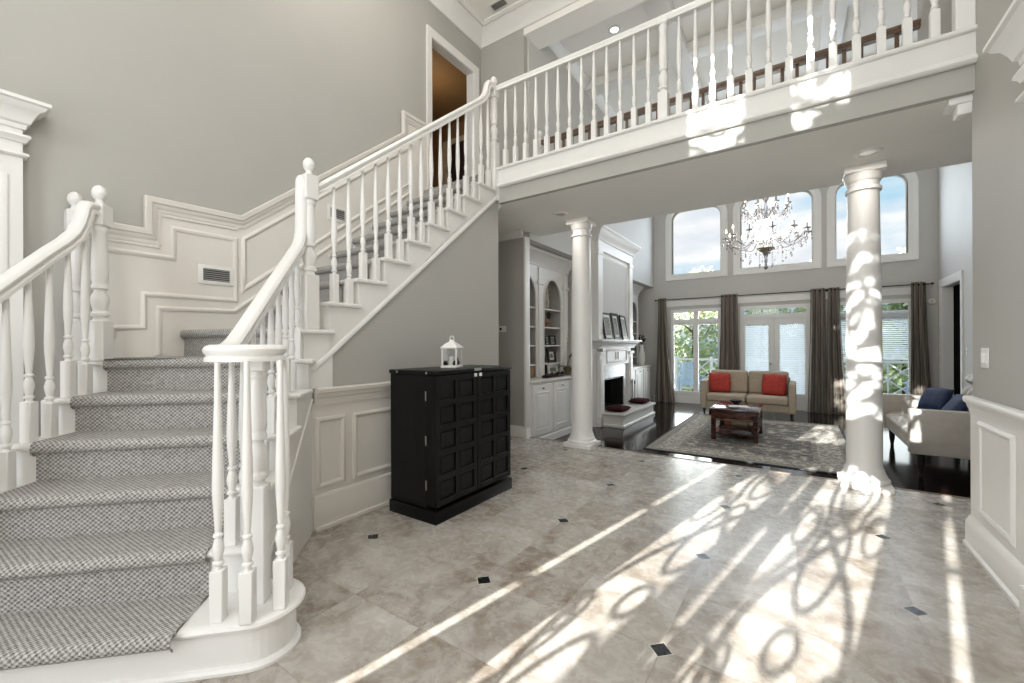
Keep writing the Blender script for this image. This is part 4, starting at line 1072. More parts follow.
# dark decorative object on the counter
t = thing('table_ornament', 'long dark ornament lying on the left cabinet counter', 'ornament', (-3.30, 6.05, .787))
m = MB().tube([(0, -.36, .03), (.02, -.2, .045), (0, 0, .03), (-.02, .2, .05), (0, .36, .03)], .022, 8, taper=[.5, 1, 1.2, 1, .5])
m.box(-.05, .05, -.30, .30, 0, .012, .004, 1); m.obj('branch', 'dried_stems', t)
for k in range(7):
    MB().lathe([(.001, 0), (.022, .012), (.030, .03), (.022, .05), (.001, .06)], ((-1)**k*.025, -.27+.09*k, .02), 8).obj('pine_cone', 'dried_stems', t)
# orchid
t = thing('potted_orchid', 'potted orchid with arching stem at the end of the left cabinet', 'plant', (-3.32, 6.60, .787))
MB().lathe([(.05, 0), (.055, .01), (.07, .10), (.075, .13), (.068, .13), (.06, .10)], (0, 0, 0), 14).obj('pot', 'terracotta_dark', t)
m = MB()
for k in range(6):
    a_ = k*1.05
    for sgn in (0,):
        rows = []
        for i in range(6):
            f_ = i/5; w = .028*math.sin(PI*min(.95, f_*.9+.08)); L = .20*f_
            c0 = Vector((L*math.cos(a_), L*math.sin(a_), .12+.16*f_-.16*f_*f_)); sd = Vector((-math.sin(a_), math.cos(a_), 0))
            rows.append([c0-sd*w, c0+Vector((0, 0, -.008)), c0+sd*w])
        m.grid(rows)
m.obj('leaves', 'plant_leaf', t, smooth=80)
for s_ in (-1, 1):
    pts_ = [(.0, 0, .12), (.01, s_*.03, .30), (.02, s_*.05, .48), (.05, s_*.10, .60), (.07, s_*.18, .62)] if s_ < 0 else [(.0, 0, .12), (.0, .03, .22), (.01, .06, .32), (.03, .09, .36)]
    so = MB().tube(pts_, .005, 5).obj('flower_stem', 'plant_stem', t)
    m = MB()
    for k in range(4):
        q = Vector(pts_[-1]).lerp(Vector(pts_[-2]), k*.45)
        for p_ in range(5):
            a_ = p_*2*PI/5; u_ = Vector((.3, math.cos(a_), math.sin(a_)))*.032; w_ = Vector((0, -math.sin(a_), math.cos(a_)))*.014
            m.face([q, q+u_*.6+w_, q+u_, q+u_*.6-w_])
    m.obj('blossom', 'orchid_petal' if s_ < 0 else 'plant_leaf', so)
# right bookcase contents and vase
for k, (y, z, h) in enumerate(((9.86, 1.915, .22), (9.70, 1.61, .16), (9.72, 1.305, .2), (9.75, 1.0, .18))):
    figure(SHX+.02, y, z, h, 'figurine_wood', ('dark figurine on the top shelf', 'dark figurine on the second shelf', 'dark figurine on the third shelf', 'dark figurine on the lowest shelf')[k] + ' of the bookcase near the windows')
t = thing('vase', 'tall white vase with dark dried stems beside the left curtain', 'vase', (-3.30, 10.72, .787))
MB().lathe([(.05, 0), (.065, .02), (.085, .12), (.075, .28), (.045, .40), (.034, .48), (.042, .52), (.034, .52), (.028, .48)], seg=18).obj('body', 'mat_board', t)
m = MB()
for k in range(22):
    a_, b_ = random.random()*6.28, .03+.07*random.random()
    tip = (b_*math.cos(a_), b_*math.sin(a_), .62+.14*random.random()); m.tube([(0, 0, .48), (tip[0]*.5, tip[1]*.5, .58), tip], .003, 4); m.lathe([(.001, -.02), (.018, 0), (.001, .03)], tip, 6)
m.obj('dried_flowers', 'dried_stems', t)

# ------------------------------------------------------------------ rug, sofa, tables
o = MB().box(-1.22, 1.22, -1.80, 1.80, 0, .012, .004, 1).obj('area_rug', 'persian_rug'); o.location = (-.61, 7.78, D); tag(o, 'grey and cream persian rug on the dark wood floor', 'rug')

def rbox(x0_, x1_, y0_, y1_, z0_, z1_, r=.03, seg=4): return MB().box(x0_, x1_, y0_, y1_, z0_, z1_, r, seg)
t = thing('sofa', 'beige two-seat sofa under the garden doors', 'sofa', (-.88, 10.0, D))
W = .84
m = rbox(-W+.02, W-.02, -.38, .42, .15, .30, .02); m.obj('seat_frame', 'sofa_fabric', t)
for s_ in (-1, 1): rbox(s_*W-(.12 if s_ > 0 else 0), s_*W+(.12 if s_ < 0 else 0), -.42, .44, .14, .72, .03).obj('arm', 'sofa_fabric', t)
rbox(-W+.10, W-.10, .28, .46, .20, .80, .04).obj('back_frame', 'sofa_fabric', t)
for s_ in (-1, 1):
    a_, b_ = (-W+.125, -.006) if s_ < 0 else (.006, W-.125)
    rbox(a_, b_, -.43, .22, .30, .45, .045, 5).obj('seat_cushion', 'sofa_fabric', t)
    m = rbox(a_, b_, .10, .30, .45, .92, .055, 5)
    bc_ = m.obj('back_cushion', 'sofa_fabric', t)
    for xx in (-.15, .15): MB().lathe([(.001, 0), (.014, .004), (.016, .010), (.001, .014)], seg=8, mat=Matrix.Translation(((a_+b_)/2+xx, .102, .70)) @ Matrix.Rotation(PI/2, 4, 'X')).obj('button', 'sofa_fabric', bc_)
for x in (-W+.07, W-.07):
    for y in (-.34, .36): MB().lathe([(.018, 0), (.03, .15)], (x, y, 0), 8).obj('leg', 'frame_black', t)
for x, rz, lab in ((-.53, .12, 'red square pillow at the left end of the beige sofa'), (.47, -.12, 'red square pillow at the right end of the beige sofa')):
    o = link('throw_pillow', pillow_mesh('throw_pillow', .44, .44, .16, 'red_fabric'), None, None, (-.88+x, 10.0+.005, D+.655)); o.rotation_euler = (PI/2-.25, 0, rz)
    tag(o, lab, 'pillow', 'red pillows')
# coffee table
t = thing('coffee_table', 'low dark red wooden coffee table on the rug', 'coffee table', (-.81, 7.60, D+.012))
HX, HY, HT = .315, .47, .478
m = MB().box(-HX-.015, HX+.015, -HY-.015, HY+.015, HT-.04, HT, .006, 2); m.obj('table_top', 'coffee_table_wood', t)
for x in (-1, 1):
    for y in (-1, 1): MB().box(x*(HX-.032)-.032, x*(HX-.032)+.032, y*(HY-.032)-.032, y*(HY-.032)+.032, 0, HT-.04, .004, 1).obj('leg', 'coffee_table_wood', t)
MB().box(-HX+.02, HX-.02, -HY+.02, HY-.02, .09, .12, .004, 1).obj('lower_shelf', 'coffee_table_wood', t)
m = boxes((-HX+.06, HX-.06, -HY+.005, -HY+.03, HT-.15, HT-.04), (-HX+.06, HX-.06, HY-.03, HY-.005, HT-.15, HT-.04), (-HX+.005, -HX+.03, -HY+.06, HY-.06, HT-.15, HT-.04), (HX-.03, HX-.005, -HY+.06, HY-.06, HT-.15, HT-.04)); m.obj('apron', 'coffee_table_wood', t)
for y in (-1, 1): MB().tube([(-HX+.06, y*(HY-.03), HT-.17), (HX-.06, y*(HY-.03), HT-.17)], .012, 6).obj('rail', 'brass', t)
boxes((-.22, .22, -.32, .32, .121, .20)).obj('storage_box', 'coffee_table_wood', t)
t = thing('book', 'open pale magazine lying on the coffee table', 'magazine', (-.78, 7.52, D+.012+HT), .3)
MB().box(-.14, -.002, -.11, .11, 0, .010, .003, 1).obj('cover', 'book_paper', t); MB().box(.002, .14, -.11, .11, 0, .008, .003, 1).obj('pages', 'mat_board', t)
t = thing('bowl', 'small dark bowl at the back of the coffee table', 'bowl', (-.86, 7.88, D+.012+HT)); MB().lathe([(.04, 0), (.045, .012), (.09, .045), (.10, .06), (.092, .06), (.05, .02), (.001, .016)], seg=18).obj('body', 'shade_dark', t)

# leather settee at right (faces -x)
t = thing('loveseat', 'tufted beige leather loveseat partly hidden by the right wall', 'sofa', (1.02, 6.36, D))
Ld = 1.86
rbox(.03, .98, 0, Ld, .26, .40, .02).obj('seat_frame', 'leather', t)
rbox(0, 1.0, -.02, .12, .255, .745, .012, 2).obj('arm', 'leather', t); rbox(0, 1.0, Ld-.12, Ld+.02, .255, .745, .012, 2).obj('arm', 'leather', t)
def tufted(u0, u1, v0, v1, nu, nv, depth):
    """grid of puffs; returns rows of (u,v,h)"""
    rows = []; K = 8
    for i in range(nu*K+1):
        r_ = []
        for j in range(nv*K+1):
            fu, fv = i/K, j/K
            a_ = abs(math.sin(PI*fu))**.5; b_ = abs(math.sin(PI*fv))**.5
            e = min(1, min(i, nu*K-i)/3)*min(1, min(j, nv*K-j)/3)
            r_.append((u0+(u1-u0)*i/(nu*K), v0+(v1-v0)*j/(nv*K), depth*(a_*b_)*.9 + depth*.3*e))
        rows.append(r_)
    return rows
m = MB(); tf = tufted(.02, .74, .125, Ld-.125, 3, 8, .05)
m.grid([[(u_, v_, .45+h) for u_, v_, h in r] for r in tf]); m.box(.02, .74, .125, Ld-.125, .38, .452, .02, 3); m.obj('seat_cushion', 'leather', t, smooth=60)
m = MB(); tf = tufted(.46, .90, .06, Ld-.06, 2, 9, .07)
m.grid([[(.76-h+.16*(u_-.46)/.44, v_, u_+.04) for u_, v_, h in r] for r in tf]); m.grid([[(.82+.2*(u_-.46)/.44-.02+h*.3, v_, u_+.04) for u_, v_, h in r] for r in tf])
m.box(.74, .96, .06, Ld-.06, .30, .56, .02, 2)
m.tube([(.90, .06+(Ld-.12)*k/36, .985+.035*abs(math.sin(PI*k/4))) for k in range(37)], .06, 10); m.obj('back', 'leather', t, smooth=60)
for x in (.10, .90):
    for y in (.06, Ld-.06): MB().lathe([(.022, 0), (.018, .02), (.03, .10), (.04, .27)], (x, y, 0), 10).obj('leg', 'frame_black', t)
for x, y, z, w_, rx, rz, lab in ((1.52, 7.90, .72, .36, 1.05, .75, 'dark blue pillow leaning in the far corner of the leather loveseat'), (1.58, 7.28, .69, .32, .95, .25, 'dark blue pillow on the near half of the leather loveseat'), (1.66, 7.56, .70, .30, 1.1, .2, 'tan pillow between the two blue pillows')):
    o = link('throw_pillow', pillow_mesh('throw_pillow', w_, w_, .13, 'blue_fabric' if 'blue' in lab else 'sofa_fabric'), None, None, (x, y, D+z)); o.rotation_euler = (rx, 0, -PI/2+rz-.1)
    tag(o, lab, 'pillow')

# ------------------------------------------------------------------ black cabinet
cab = thing('wine_cabinet', 'black wooden bar cabinet with square-panelled doors against the wainscot', 'cabinet', (-2.43, 2.70, 0))
x0, x1, y0, y1, zt_ = -2.67, -2.172, 2.205, 3.175, 1.115
m = MB().box(x0, x1-.10, y0+.01, y1-.01, .10, zt_-.03, .004, 1); m.obj('body', 'black_stained_wood', cab, world=True)
MB().box(x0-.003, x1+.006, y0-.003, y1+.006, 0, .095, .005, 2).obj('plinth', 'black_stained_wood', cab, world=True)
MB().box(x0-.005, x1+.006, y0, y1+.006, zt_-.03, zt_, .005, 2).obj('top', 'black_stained_wood', cab, world=True)
ym = (y0+y1)/2
for a_, b_ in ((y0+.008, ym-.002), (ym+.002, y1-.008)):
    m = MB().box(x1-.10, x1-.016, a_, b_, .12, zt_-.032, .003, 1)
    cw = (b_-a_-.03)/2; ch = (zt_-.035-.125-.03)/5
    # raised grid of stiles and rails, with sunk panels
    for i in range(3): m.box(x1-.017, x1, a_+i*(b_-a_-.045)/2, a_+i*(b_-a_-.045)/2+.045, .12, zt_-.033, .003, 1)
    for j in range(6):
        zz = .12+j*(zt_-.033-.12-.045)/5
        m.box(x1-.017, x1-.001, a_, b_, zz, zz+.045, .003, 1)
    dr = m.obj('door', 'black_stained_wood', cab, world=True)
    for i in range(2):
        for j in range(5):
            yy = a_+.045+i*(b_-a_-.045)/2; zz = .165+j*(zt_-.033-.12-.045)/5; hh = (zt_-.033-.12-.045)/5-.045; ww = (b_-a_-.045)/2-.045
            MB().box(x1-.017, x1-.008, yy+.012, yy+ww-.012, zz+.012, zz+hh-.012, .004, 1).obj('panel', 'black_stained_wood', dr, world=True)
m = boxes((x1, x1+.008, ym-.045, ym+.045, zt_-.018, zt_+.004)); m.obj('latch', 'steel', cab, world=True)
for yy in (ym-.03, ym+.035): MB().box(x1, x1+.014, yy-.014, yy+.014, zt_-.066, zt_-.038, .004, 1).obj('pull', 'plate_white', cab, world=True)
for zz in (.27, .60, .93): MB().box(x1-.105, x1-.095, y0+.002, y0+.009, zz-.035, zz+.035).obj('hinge', 'steel', cab, world=True)
for xx in (-2.58, -2.26): MB().lathe([(.010, 0), (.010, .004), (.001, .006)], seg=8, mat=Matrix.Translation((xx, y0+.001, zt_-.015)) @ Matrix.Rotation(PI/2, 4, 'X')).obj('stud', 'steel', cab, world=True)

# lantern
t = thing('lantern', 'white metal candle lantern standing on the black cabinet', 'lantern', (-2.43, 2.67, zt_), .35)
t.scale = (.86, .86, .90)
MB().box(-.085, .085, -.085, .085, 0, .018, .004, 1).obj('base', 'plate_white', t)
m = MB()
for x in (-1, 1):
    for y in (-1, 1): m.box(x*.072-.006, x*.072+.006, y*.072-.006, y*.072+.006, .018, .185)
for z in (.018, .178): rect = [(-.072, -.072, z), (.072, -.072, z), (.072, .072, z), (-.072, .072, z)]; m.tube(rect, .005, 4, True)
m.obj('cage', 'plate_white', t)
m = MB(); rows = [[(-s_, -s_, z), (s_, -s_, z), (s_, s_, z), (-s_, s_, z)] for s_, z in ((.088, .182), (.088, .190), (.05, .225), (.022, .245), (.018, .262))]
m.grid(rows, closed_u=True); m.face(rows[0]); m.face(rows[-1]); m.obj('roof', 'plate_white', t, smooth=0)
MB().tube([(.022*math.cos(a_*PI/8), 0, .275+.022*math.sin(a_*PI/8)) for a_ in range(16)], .004, 5, True).obj('ring', 'plate_white', t)
MB().lathe([(.028, .018), (.028, .10), (.022, .103), (.003, .103), (.002, .115), (.001, .116)], seg=14).obj('candle', 'candle_wax', t)
g = MB()
for k in range(4):
    c4, s4 = math.cos(k*PI/2), math.sin(k*PI/2)
    g.face([(.070*c4-.068*s4*q, .070*s4+.068*c4*q, z) for q, z in ((-1, .02), (1, .02), (1, .18), (-1, .18))])
g.obj('pane', 'pane_glass', t)
t2 = thing('pine_cones', 'small dark cones beside the candle inside the white lantern', 'ornament', (-2.43, 2.67, zt_+.0185))
for x, y, h in ((.045, .02, .07), (.05, -.025, .045), (-.05, -.02, .04)): MB().lathe([(.001, 0), (.014, .01), (.016, h*.4), (.008, h*.8), (.001, h)], (x, y, 0), 8).obj('cone', 'dried_stems', t2)

# ------------------------------------------------------------------ wall fittings
def wall_plate(name, loc, rot, w, h, label, cat, louvers=0, mat2='vent_dark'):
    t = thing(name, label, cat, loc); t.rotation_euler = rot
    MB().box(-w/2, w/2, -h/2, h/2, 0, .008, .003, 2).obj('cover_plate', 'plate_white', t)
    if louvers:
        a_, b_ = w/2*.72, h/2*.62
        MB().box(-a_, a_, -b_, b_, .006, .0085).obj('grille', mat2, t)
        m = MB()
        for k in range(louvers): yy = -b_+2*b_*(k+.5)/louvers; m.box(-a_, a_, yy-b_/louvers*.35, yy+b_/louvers*.35, .008, .013)
        m.obj('louver', 'steel', t)
    return t
R_px = (PI/2, 0, PI/2)      # plate facing +x
t = wall_plate('wall_vent', (LX+.016, 1.488, 1.88), R_px, .26, .155, 'white air vent with grey louvers on the landing wall', 'vent', 6)
t = wall_plate('wall_vent', (LX+.016, 2.58, 2.66), R_px, .22, .16, 'white air vent on the sloped wainscot of the upper flight', 'vent', 5)
t = wall_plate('ceiling_vent', (-3.36, 4.66, ZT), (PI, 0, 0), .30, .16, 'dark air vent in the hall ceiling above the stairs', 'vent', 4)
# thermostat
t = thing('thermostat', 'small white thermostat on the passage wall', 'thermostat', (-3.555, 5.0, 1.54)); t.rotation_euler = (PI/2, 0, 0)
MB().box(-.06, .06, -.045, .045, 0, .025, .006, 2).obj('housing', 'plate_white', t); MB().box(-.045, -.005, -.02, .02, .024, .027).obj('screen', 'shade_dark', t)
# light switches
t = thing('light_switch', 'double light switch plate above the chair rail on the right wall', 'light switch', (RXW, 3.69, 1.215)); t.rotation_euler = (PI/2, 0, -PI/2)
MB().box(-.058, .058, -.06, .06, 0, .007, .003, 2).obj('cover_plate', 'plate_white', t)
for x in (-.024, .024): MB().box(x-.014, x+.014, -.032, .032, .006, .013, .003, 1).obj('rocker', 'plate_white', t)
t = thing('light_switch', 'small light switch right of the dark living room doorway', 'light switch', (GR, 9.62, 1.18)); t.rotation_euler = (PI/2, 0, -PI/2)
MB().box(-.04, .04, -.06, .06, 0, .007, .003, 2).obj('cover_plate', 'plate_white', t); MB().box(-.008, .008, -.014, .014, .006, .016).obj('toggle', 'plate_white', t)
t = thing('alarm_sensor', 'small round sensor on the far wall beside the right curtain', 'sensor', (2.13, GY, 2.12)); t.rotation_euler = (PI/2, 0, 0)
MB().lathe([(.06, 0), (.062, .015), (.045, .035), (.001, .038)], seg=18).obj('housing', 'plate_white', t); MB().lathe([(.02, .035), (.02, .041), (.001, .042)], seg=12).obj('lens', 'steel', t)
# recessed lights
def downlight(loc, label, glow):
    t = thing('recessed_light', label, 'ceiling light', loc)
    MB().lathe([(.055, .002), (.060, -.010), (.085, -.012), (.095, -.006), (.098, .002)], seg=24).obj('trim_ring', 'plate_white', t)
    MB().lathe([(.001, -.001), (.058, -.002), (.058, -.006), (.001, -.005)], seg=20).obj('lens', 'downlight_glow' if glow else 'steel', t)
downlight((-2.41, 4.61, ZC), 'recessed light under the gallery near the left column', False)
downlight((.49, 4.61, ZC), 'recessed light under the gallery near the right column', False)
downlight((-2.25, 6.06, 6.0), 'lit recessed light in the living room ceiling above the gallery rail', True)

# ------------------------------------------------------------------ chandelier
ch = thing('chandelier', 'large two-tier crystal chandelier hanging before the high windows', 'chandelier', (-.45, 8.3, 2.58))
MB().tube([(0, 0, 1.30), (0, 0, 3.38)], .008, 6).obj('chain', 'steel', ch)
MB().lathe([(.001, .04), (.02, .05), (.012, .09), (.03, .12), (.018, .16), (.03, .22), (.05, .27), (.10, .31), (.12, .33), (.05, .36), (.02, .40), (.03, .48), (.018, .56), (.035, .64), (.02, .74), (.06, .80), (.09, .82), (.03, .86), (.02, .95), (.035, 1.02), (.015, 1.12), (.05, 1.18), (.02, 1.25), (.008, 1.32)], seg=14).obj('stem', 'crystal', ch)
MB().lathe([(.06, .30), (.13, .325), (.135, .345), (.05, .36)], seg=20).obj('bobeche', 'brass', ch)
def drop_mesh(L):
    m = MB().lathe([(.001, 0), (.010, -.012), (.013, -.03), (.007, -.05), (.001, -.06)], (0, 0, 0), 6)
    for k in range(int(L/.035)): m.lathe([(.001, .012), (.007, .022), (.001, .032)], (0, 0, .035*k), 6)
    return m.mesh('crystal_drop', 'crystal', 0)
D1, D2, D3 = drop_mesh(.05), drop_mesh(.12), drop_mesh(.22)
CUP = MB().lathe([(.012, -.02), (.016, 0), (.05, .012), (.055, .02), (.02, .022), (.013, .03), (.013, .10), (.010, .11), (.001, .112)], (0, 0, 0), 10).mesh('candle_cup', 'steel', 40)
BULB = MB().lathe([(.006, .105), (.014, .125), (.016, .14), (.010, .165), (.002, .185)], (0, 0, 0), 8).mesh('bulb', 'bulb_glow', 60)
def tier(n, R_, zb, ze, sag, rot0):
    for k in range(n):
        a_ = rot0 + 2*PI*k/n; c4, s4 = math.cos(a_), math.sin(a_)
        pts_ = []
        for i in range(13):
            f_ = i/12; rr = .05+(R_-.05)*f_
            z = zb + sag*math.sin(PI*f_*1.05)*-1*(f_) + (.10*math.sin(PI*min(1, f_*2.2)) if f_ < .46 else 0) + (ze-zb)*f_**2
            pts_.append((rr*c4, rr*s4, z))
        ar = MB().tube(pts_, .010, 6).obj('arm', 'crystal', ch)
        link('candle_cup', CUP, ar, None, (R_*c4, R_*s4, pts_[-1][2]))
        link('bulb', BULB, ar, None, (R_*c4, R_*s4, pts_[-1][2]))
        for q in range(3):
            b_ = a_ + q*2.1; link('crystal_drop', D1, ar, None, (R_*c4+.05*math.cos(b_), R_*s4+.05*math.sin(b_), pts_[-1][2]-.06))
        i = 7; link('crystal_drop', D2, ar, None, (pts_[i][0], pts_[i][1], pts_[i][2]-.15)); i = 10; link('crystal_drop', D1, ar, None, (pts_[i][0], pts_[i][1], pts_[i][2]-.07))
        # swag of beads to the neighbour
        a2 = a_ + 2*PI/n; m = MB()
        for q in range(1, 10):
            f_ = q/10; b_ = a_ + (a2-a_)*f_
            m.lathe([(.001, -.010), (.009, 0), (.001, .010)], (R_*.93*math.cos(b_), R_*.93*math.sin(b_), pts_[-1][2]-.03-.16*math.sin(PI*f_)), 6)
        m.obj('bead_swag', 'crystal', ar, smooth=0)
tier(12, .60, .42, .52, .14, .2)
tier(8, .33, .88, 1.00, .08, .5)
for k in range(8):
    a_ = k*PI/4+.1; r_ = .13 if k % 2 else .24
    link('crystal_drop', D3 if k % 2 else D2, ch, None, (r_*math.cos(a_), r_*math.sin(a_), .08 if k % 2 else .14))
MB().lathe([(.001, -.02), (.03, .01), (.035, .03), (.02, .06), (.001, .07)], (0, 0, 0), 10).obj('bottom_ball', 'crystal', ch)

# ------------------------------------------------------------------ outside
struct('floor_deck', boxes((-5.5, 5, GY+.17, 14.6, D-.12, D-.04)), 'deck_wood', 'grey deck outside the garden doors', 'deck')
struct('ground', boxes((-45, 45, 14.8, 70, -1.7, -1.5)), 'lawn', 'lawn beyond the deck', 'ground')
for x0_, x1_, lab in ((-5.4, -1.2, 'white deck railing with crossed pattern outside the left window'), (-1.1, 1.2, 'white deck railing with crossed pattern outside the french doors'), (1.3, 4.9, 'white deck railing with crossed pattern outside the right window')):
    t = thing('deck_railing', lab, 'railing', ((x0_+x1_)/2, 14.4, D-.04)); w = (x1_-x0_)/2
    MB().box(-w, w, -.04, .04, 1.02, 1.08, .006, 1).obj('top_rail', 'deck_white', t); MB().box(-w, w, -.03, .03, .10, .15).obj('bottom_rail', 'deck_white', t)
    n = max(2, round(2*w/1.1))
    for k in range(n+1): MB().box(-w+2*w*k/n-.045, -w+2*w*k/n+.045, -.045, .045, 0, 1.14, .006, 1).obj('post', 'deck_white', t)
    for k in range(n):
        xa, xb = -w+2*w*k/n+.05, -w+2*w*(k+1)/n-.05; xm = (xa+xb)/2
        m = MB()
        for p_, q_ in (((xa, .15), (xb, 1.02)), ((xa, 1.02), (xb, .15)), ((xa, .58), (xm, 1.02)), ((xm, 1.02), (xb, .58)), ((xa, .58), (xm, .15)), ((xm, .15), (xb, .58)), ((xm, .15), (xm, 1.02))): m.tube([(p_[0], 0, p_[1]), (q_[0], 0, q_[1])], .022, 4)
        m.obj('lattice', 'deck_white', t)
def deck_chair(x, y, rz, label):
    t = thing('deck_chair', label, 'chair', (x, y, D-.04), rz)
    for k in range(5): MB().box(-.25+.10*k+.004, -.16+.10*k, .18, .21, .30, 1.0+.05*math.sin(PI*(k+.5)/5), .004, 1, Matrix.Rotation(-.25, 4, 'X')).obj('back_slat', 'chair_blue', t)
    MB().box(-.26, .26, -.28, .20, .34, .37, .004, 1, Matrix.Rotation(.12, 4, 'X')).obj('seat', 'chair_blue', t)
    for s_ in (-1, 1):
        MB().box(s_*.32-.06, s_*.32+.06, -.36, .26, .56, .585, .004, 1).obj('armrest', 'chair_blue', t)
        MB().box(s_*.29-.02, s_*.29+.02, -.34, -.28, 0, .56, .004, 1).obj('leg', 'chair_blue', t); MB().box(s_*.29-.02, s_*.29+.02, .18, .24, 0, .56, .004, 1).obj('leg', 'chair_blue', t)
deck_chair(-2.75, 13.75, .35, 'blue wooden deck chair outside the left garden window')
deck_chair(2.5, 13.8, -.3, 'blue wooden deck chair outside the right garden window')
def tree(x, y, h, w, seed, label, nleaf=5200, zlo=.12, big=1.0):
    rnd_ = random.Random(seed)
    t = thing('tree', label, 'tree', (x, y, -1.5), 0, 'trees beyond the deck')
    m = MB().tube([(0, 0, 0), (.05, .03, h*.25), (-.06, .05, h*.5), (.02, 0, h*.8)], .16, 8, taper=[1.2, .9, .6, .2])
    for k in range(7):
        a_ = k*2.4; z0 = h*(.22+.09*k); L = w*.7*(1-k*.08); m.tube([(0, 0, z0), (L*.5*math.cos(a_), L*.5*math.sin(a_), z0+.4), (L*math.cos(a_), L*math.sin(a_), z0+1.0)], .05, 5, taper=[1, .6, .2])
    m.obj('trunk', 'bark', t)
    m = MB(); cl = []
    for k in range(34):
        z = h*(zlo+(.98-zlo)*rnd_.random()); f_ = z/h
        rr = w*(math.sin(PI*min(.98, .12+f_*.86))**.7)*rnd_.random()**.5; a_ = rnd_.random()*6.28
        cl.append((rr*math.cos(a_), rr*math.sin(a_), z, .35+.55*rnd_.random()))
    for i in range(nleaf):
        cx2, cy2, cz2, r_ = cl[i % len(cl)]
        v_ = Vector((rnd_.gauss(0, 1), rnd_.gauss(0, 1), rnd_.gauss(0, 1))).normalized()*r_*(rnd_.random()**.4)*1.25
        c0 = Vector((cx2, cy2, cz2)) + v_; n_ = Vector((rnd_.gauss(0, 1), rnd_.gauss(0, 1), rnd_.gauss(0, 1)+.5)).normalized()
        u_ = n_.orthogonal().normalized()*(.06+.06*rnd_.random())*big; w_ = n_.cross(u_)*.6
        m.face([c0-u_, c0+w_, c0+u_, c0-w_])
    m.obj('foliage', 'leaf_green', t, smooth=0)
tree(-7.0, 22.5, 8.9, 2.2, 11, 'tall leafy tree whose top shows in the high left window')
tree(-3.6, 19.0, 5.6, 1.75, 12, 'leafy green tree seen through the left garden window')
tree(-1.2, 20.0, 5.2, 1.6, 13, 'leafy green tree seen behind the french doors, left leaf')
tree(.9, 19.5, 5.3, 1.65, 14, 'leafy green tree seen behind the french doors, right leaf')
tree(3.0, 19.2, 5.3, 1.65, 15, 'leafy green tree seen through the right garden window')
tree(5.2, 21.0, 5.6, 2.2, 16, 'leafy green tree at the far right beyond the deck', 3500)

tree(-2.7, -9.5, 9.2, 2.1, 21, 'sparse leafy tree in the front garden outside the entry', 1700, .69, 1.0)
struct('ground_front', boxes((-30, 30, -40, YF-.2, -1.7, -1.5)), 'lawn', 'front lawn outside the entry', 'ground')

# ------------------------------------------------------------------ world, lights, camera
w = bpy.data.worlds.new('World'); SC.world = w; w.use_nodes = True
nt = w.node_tree; nt.nodes.clear()
out = nt.nodes.new('ShaderNodeOutputWorld'); bg = nt.nodes.new('ShaderNodeBackground')
tc = nt.nodes.new('ShaderNodeTexCoord'); sep = nt.nodes.new('ShaderNodeSeparateXYZ'); nt.links.new(tc.outputs['Generated'], sep.inputs[0])
mp = nt.nodes.new('ShaderNodeMapping'); mp.inputs['Scale'].default_value = (1, 1, 2.8); nt.links.new(tc.outputs['Generated'], mp.inputs[0])
no = nt.nodes.new('ShaderNodeTexNoise'); no.inputs['Scale'].default_value = 3.4; no.inputs['Detail'].default_value = 7; no.inputs['Roughness'].default_value = .52; nt.links.new(mp.outputs[0], no.inputs['Vector'])
cr = nt.nodes.new('ShaderNodeValToRGB'); nt.links.new(no.outputs[0], cr.inputs[0])
e = cr.color_ramp.elements; e[0].position = .40; e[0].color = (.29, .45, .56, 1); e[1].position = .56; e[1].color = (.64, .64, .64, 1)
el = e.new(.49); el.color = (.44, .52, .58, 1); el = e.new(.70); el.color = (.48, .51, .55, 1)
gr2 = nt.nodes.new('ShaderNodeValToRGB'); nt.links.new(sep.outputs[2], gr2.inputs[0])
g_ = gr2.color_ramp.elements; g_[0].position = 0; g_[0].color = (.75, .78, .80, 1); g_[1].position = .12; g_[1].color = (1, 1, 1, 1)
mx = nt.nodes.new('ShaderNodeMix'); mx.data_type = 'RGBA'; mx.blend_type = 'MULTIPLY'; mx.inputs[0].default_value = 1
nt.links.new(cr.outputs[0], mx.inputs[6]); nt.links.new(gr2.outputs[0], mx.inputs[7]); nt.links.new(mx.outputs[2], bg.inputs[0])
bg.inputs[1].default_value = 1.42; nt.links.new(bg.outputs[0], out.inputs[0])

def light(name, kind, loc, energy, color=(1, 1, 1), size=1, size_y=None, rot=None, **kw):
    l = bpy.data.lights.new(name, kind); l.energy = energy; l.color = color
    if kind == 'AREA':
        l.size = size
        if size_y: l.shape = 'RECTANGLE'; l.size_y = size_y
    elif kind in ('POINT', 'SPOT'): l.shadow_soft_size = size
    for k_, v_ in kw.items(): setattr(l, k_, v_)
    o = bpy.data.objects.new(name, l); COL.objects.link(o); o.location = loc
    if rot: o.rotation_euler = rot
    return o
# low winter sun through the front door
az, elv = .19, math.radians(15.5)
dirv = Vector((az, 1, 0)).normalized()*math.cos(elv) + Vector((0, 0, -math.sin(elv)))
s_ = light('sun', 'SUN', (-3, -12, 6), 23.0, (1, .975, .94)); s_.rotation_euler = dirv.to_track_quat('-Z', 'Y').to_euler(); s_.data.angle = math.radians(.28)
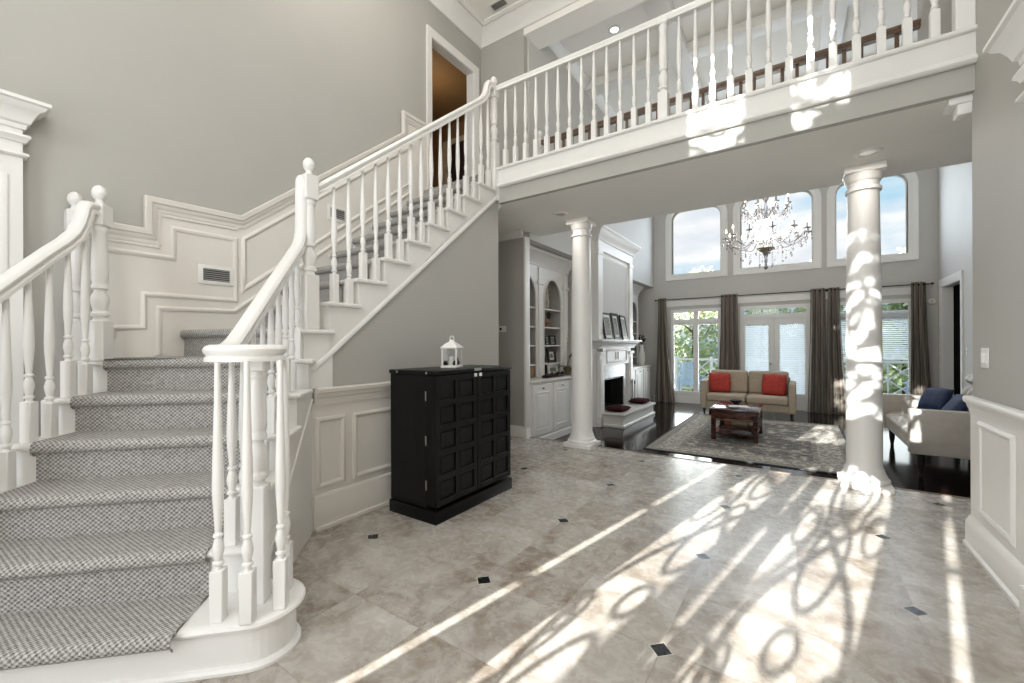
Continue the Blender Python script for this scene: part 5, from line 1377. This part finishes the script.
# daylight entering through the entry glazing and the garden windows
light('entry_daylight', 'AREA', (-1.29, YF+.06, 1.2), 46, (.92, .96, 1), 1.3, 2.2, (PI/2+.28, 0, 0))
light('entry_high_daylight', 'AREA', (-1.4, YF+.06, 4.1), 60, (.92, .96, 1), 1.2, 2.6, (PI/2, 0, 0))
for a_, b_ in U_W: light('high_window_daylight', 'AREA', ((a_+b_)/2, GY-.1, 3.9), 24, (.76, .87, 1), b_-a_, 1.5, (-PI/2, 0, 0))
for (a_, b_, z0, z1), en in zip(LOW, (60, 15, 19)): light('garden_daylight', 'AREA', ((a_+b_)/2, GY+.45, 1.1), en, (.93, .97, 1), b_-a_, 1.9, (-PI/2, 0, 0))
# added unseen fill lamps; then chandelier, upper room and passage cans
light('foyer_fill', 'POINT', (-1.2, .2, 4.3), 74, (1, .97, .93), .45)  # added fill high in the foyer, no fitting hangs here
light('entry_fill', 'POINT', (-.2, -.9, 2.0), 62, (1, .97, .93), .35)  # soft fill added behind the camera, without a fixture
light('stair_fill', 'POINT', (-2.9, 2.6, 5.3), 22, (1, .94, .84), .25)  # warm fill added above the stairs, no fitting
light('gallery_fill', 'POINT', (-1.0, 4.6, 5.4), 16, (1, .94, .84), .25)  # weak fill added over the gallery, no lamp hangs there
light('chandelier_lamp', 'POINT', (-.45, 8.3, 3.2), 72, (1, .95, .88), .3)
light('upper_room_lamp', 'POINT', (-5.0, 5.0, 5.2), 7, (1, .72, .42), .15)
for x in (-2.41, .49): light('passage_can', 'AREA', (x, 4.61, ZC-.02), 3, (1, .93, .84), .12)

F_, HOR, YAW, ROLL = 421.5, 345.5, math.radians(34.2), math.radians(-.22)
cam = bpy.data.cameras.new('Camera'); co = bpy.data.objects.new('Camera', cam); COL.objects.link(co)
co.location = (0, 0, 1.30)
co.rotation_euler = (Matrix.Rotation(YAW, 3, 'Z') @ Matrix.Rotation(PI/2, 3, 'X') @ Matrix.Rotation(ROLL, 3, 'Z')).to_euler()
cam.sensor_width = 36; cam.lens = F_*36/1024; cam.shift_y = (HOR-341.5)/1024; cam.clip_start = .05; cam.clip_end = 300
SC.camera = co
vs = SC.view_settings; vs.view_transform = 'Standard'; vs.look = 'None'; vs.gamma = 1; vs.exposure = 0.23; vs.use_curve_mapping = False
SC.cycles.max_bounces = 10; SC.cycles.diffuse_bounces = 6; SC.cycles.transparent_max_bounces = 12; SC.cycles.caustics_reflective = False; SC.cycles.caustics_refractive = False
SC.cycles.sample_clamp_indirect = 4
try: SC.cycles.use_denoising = True
except Exception: pass
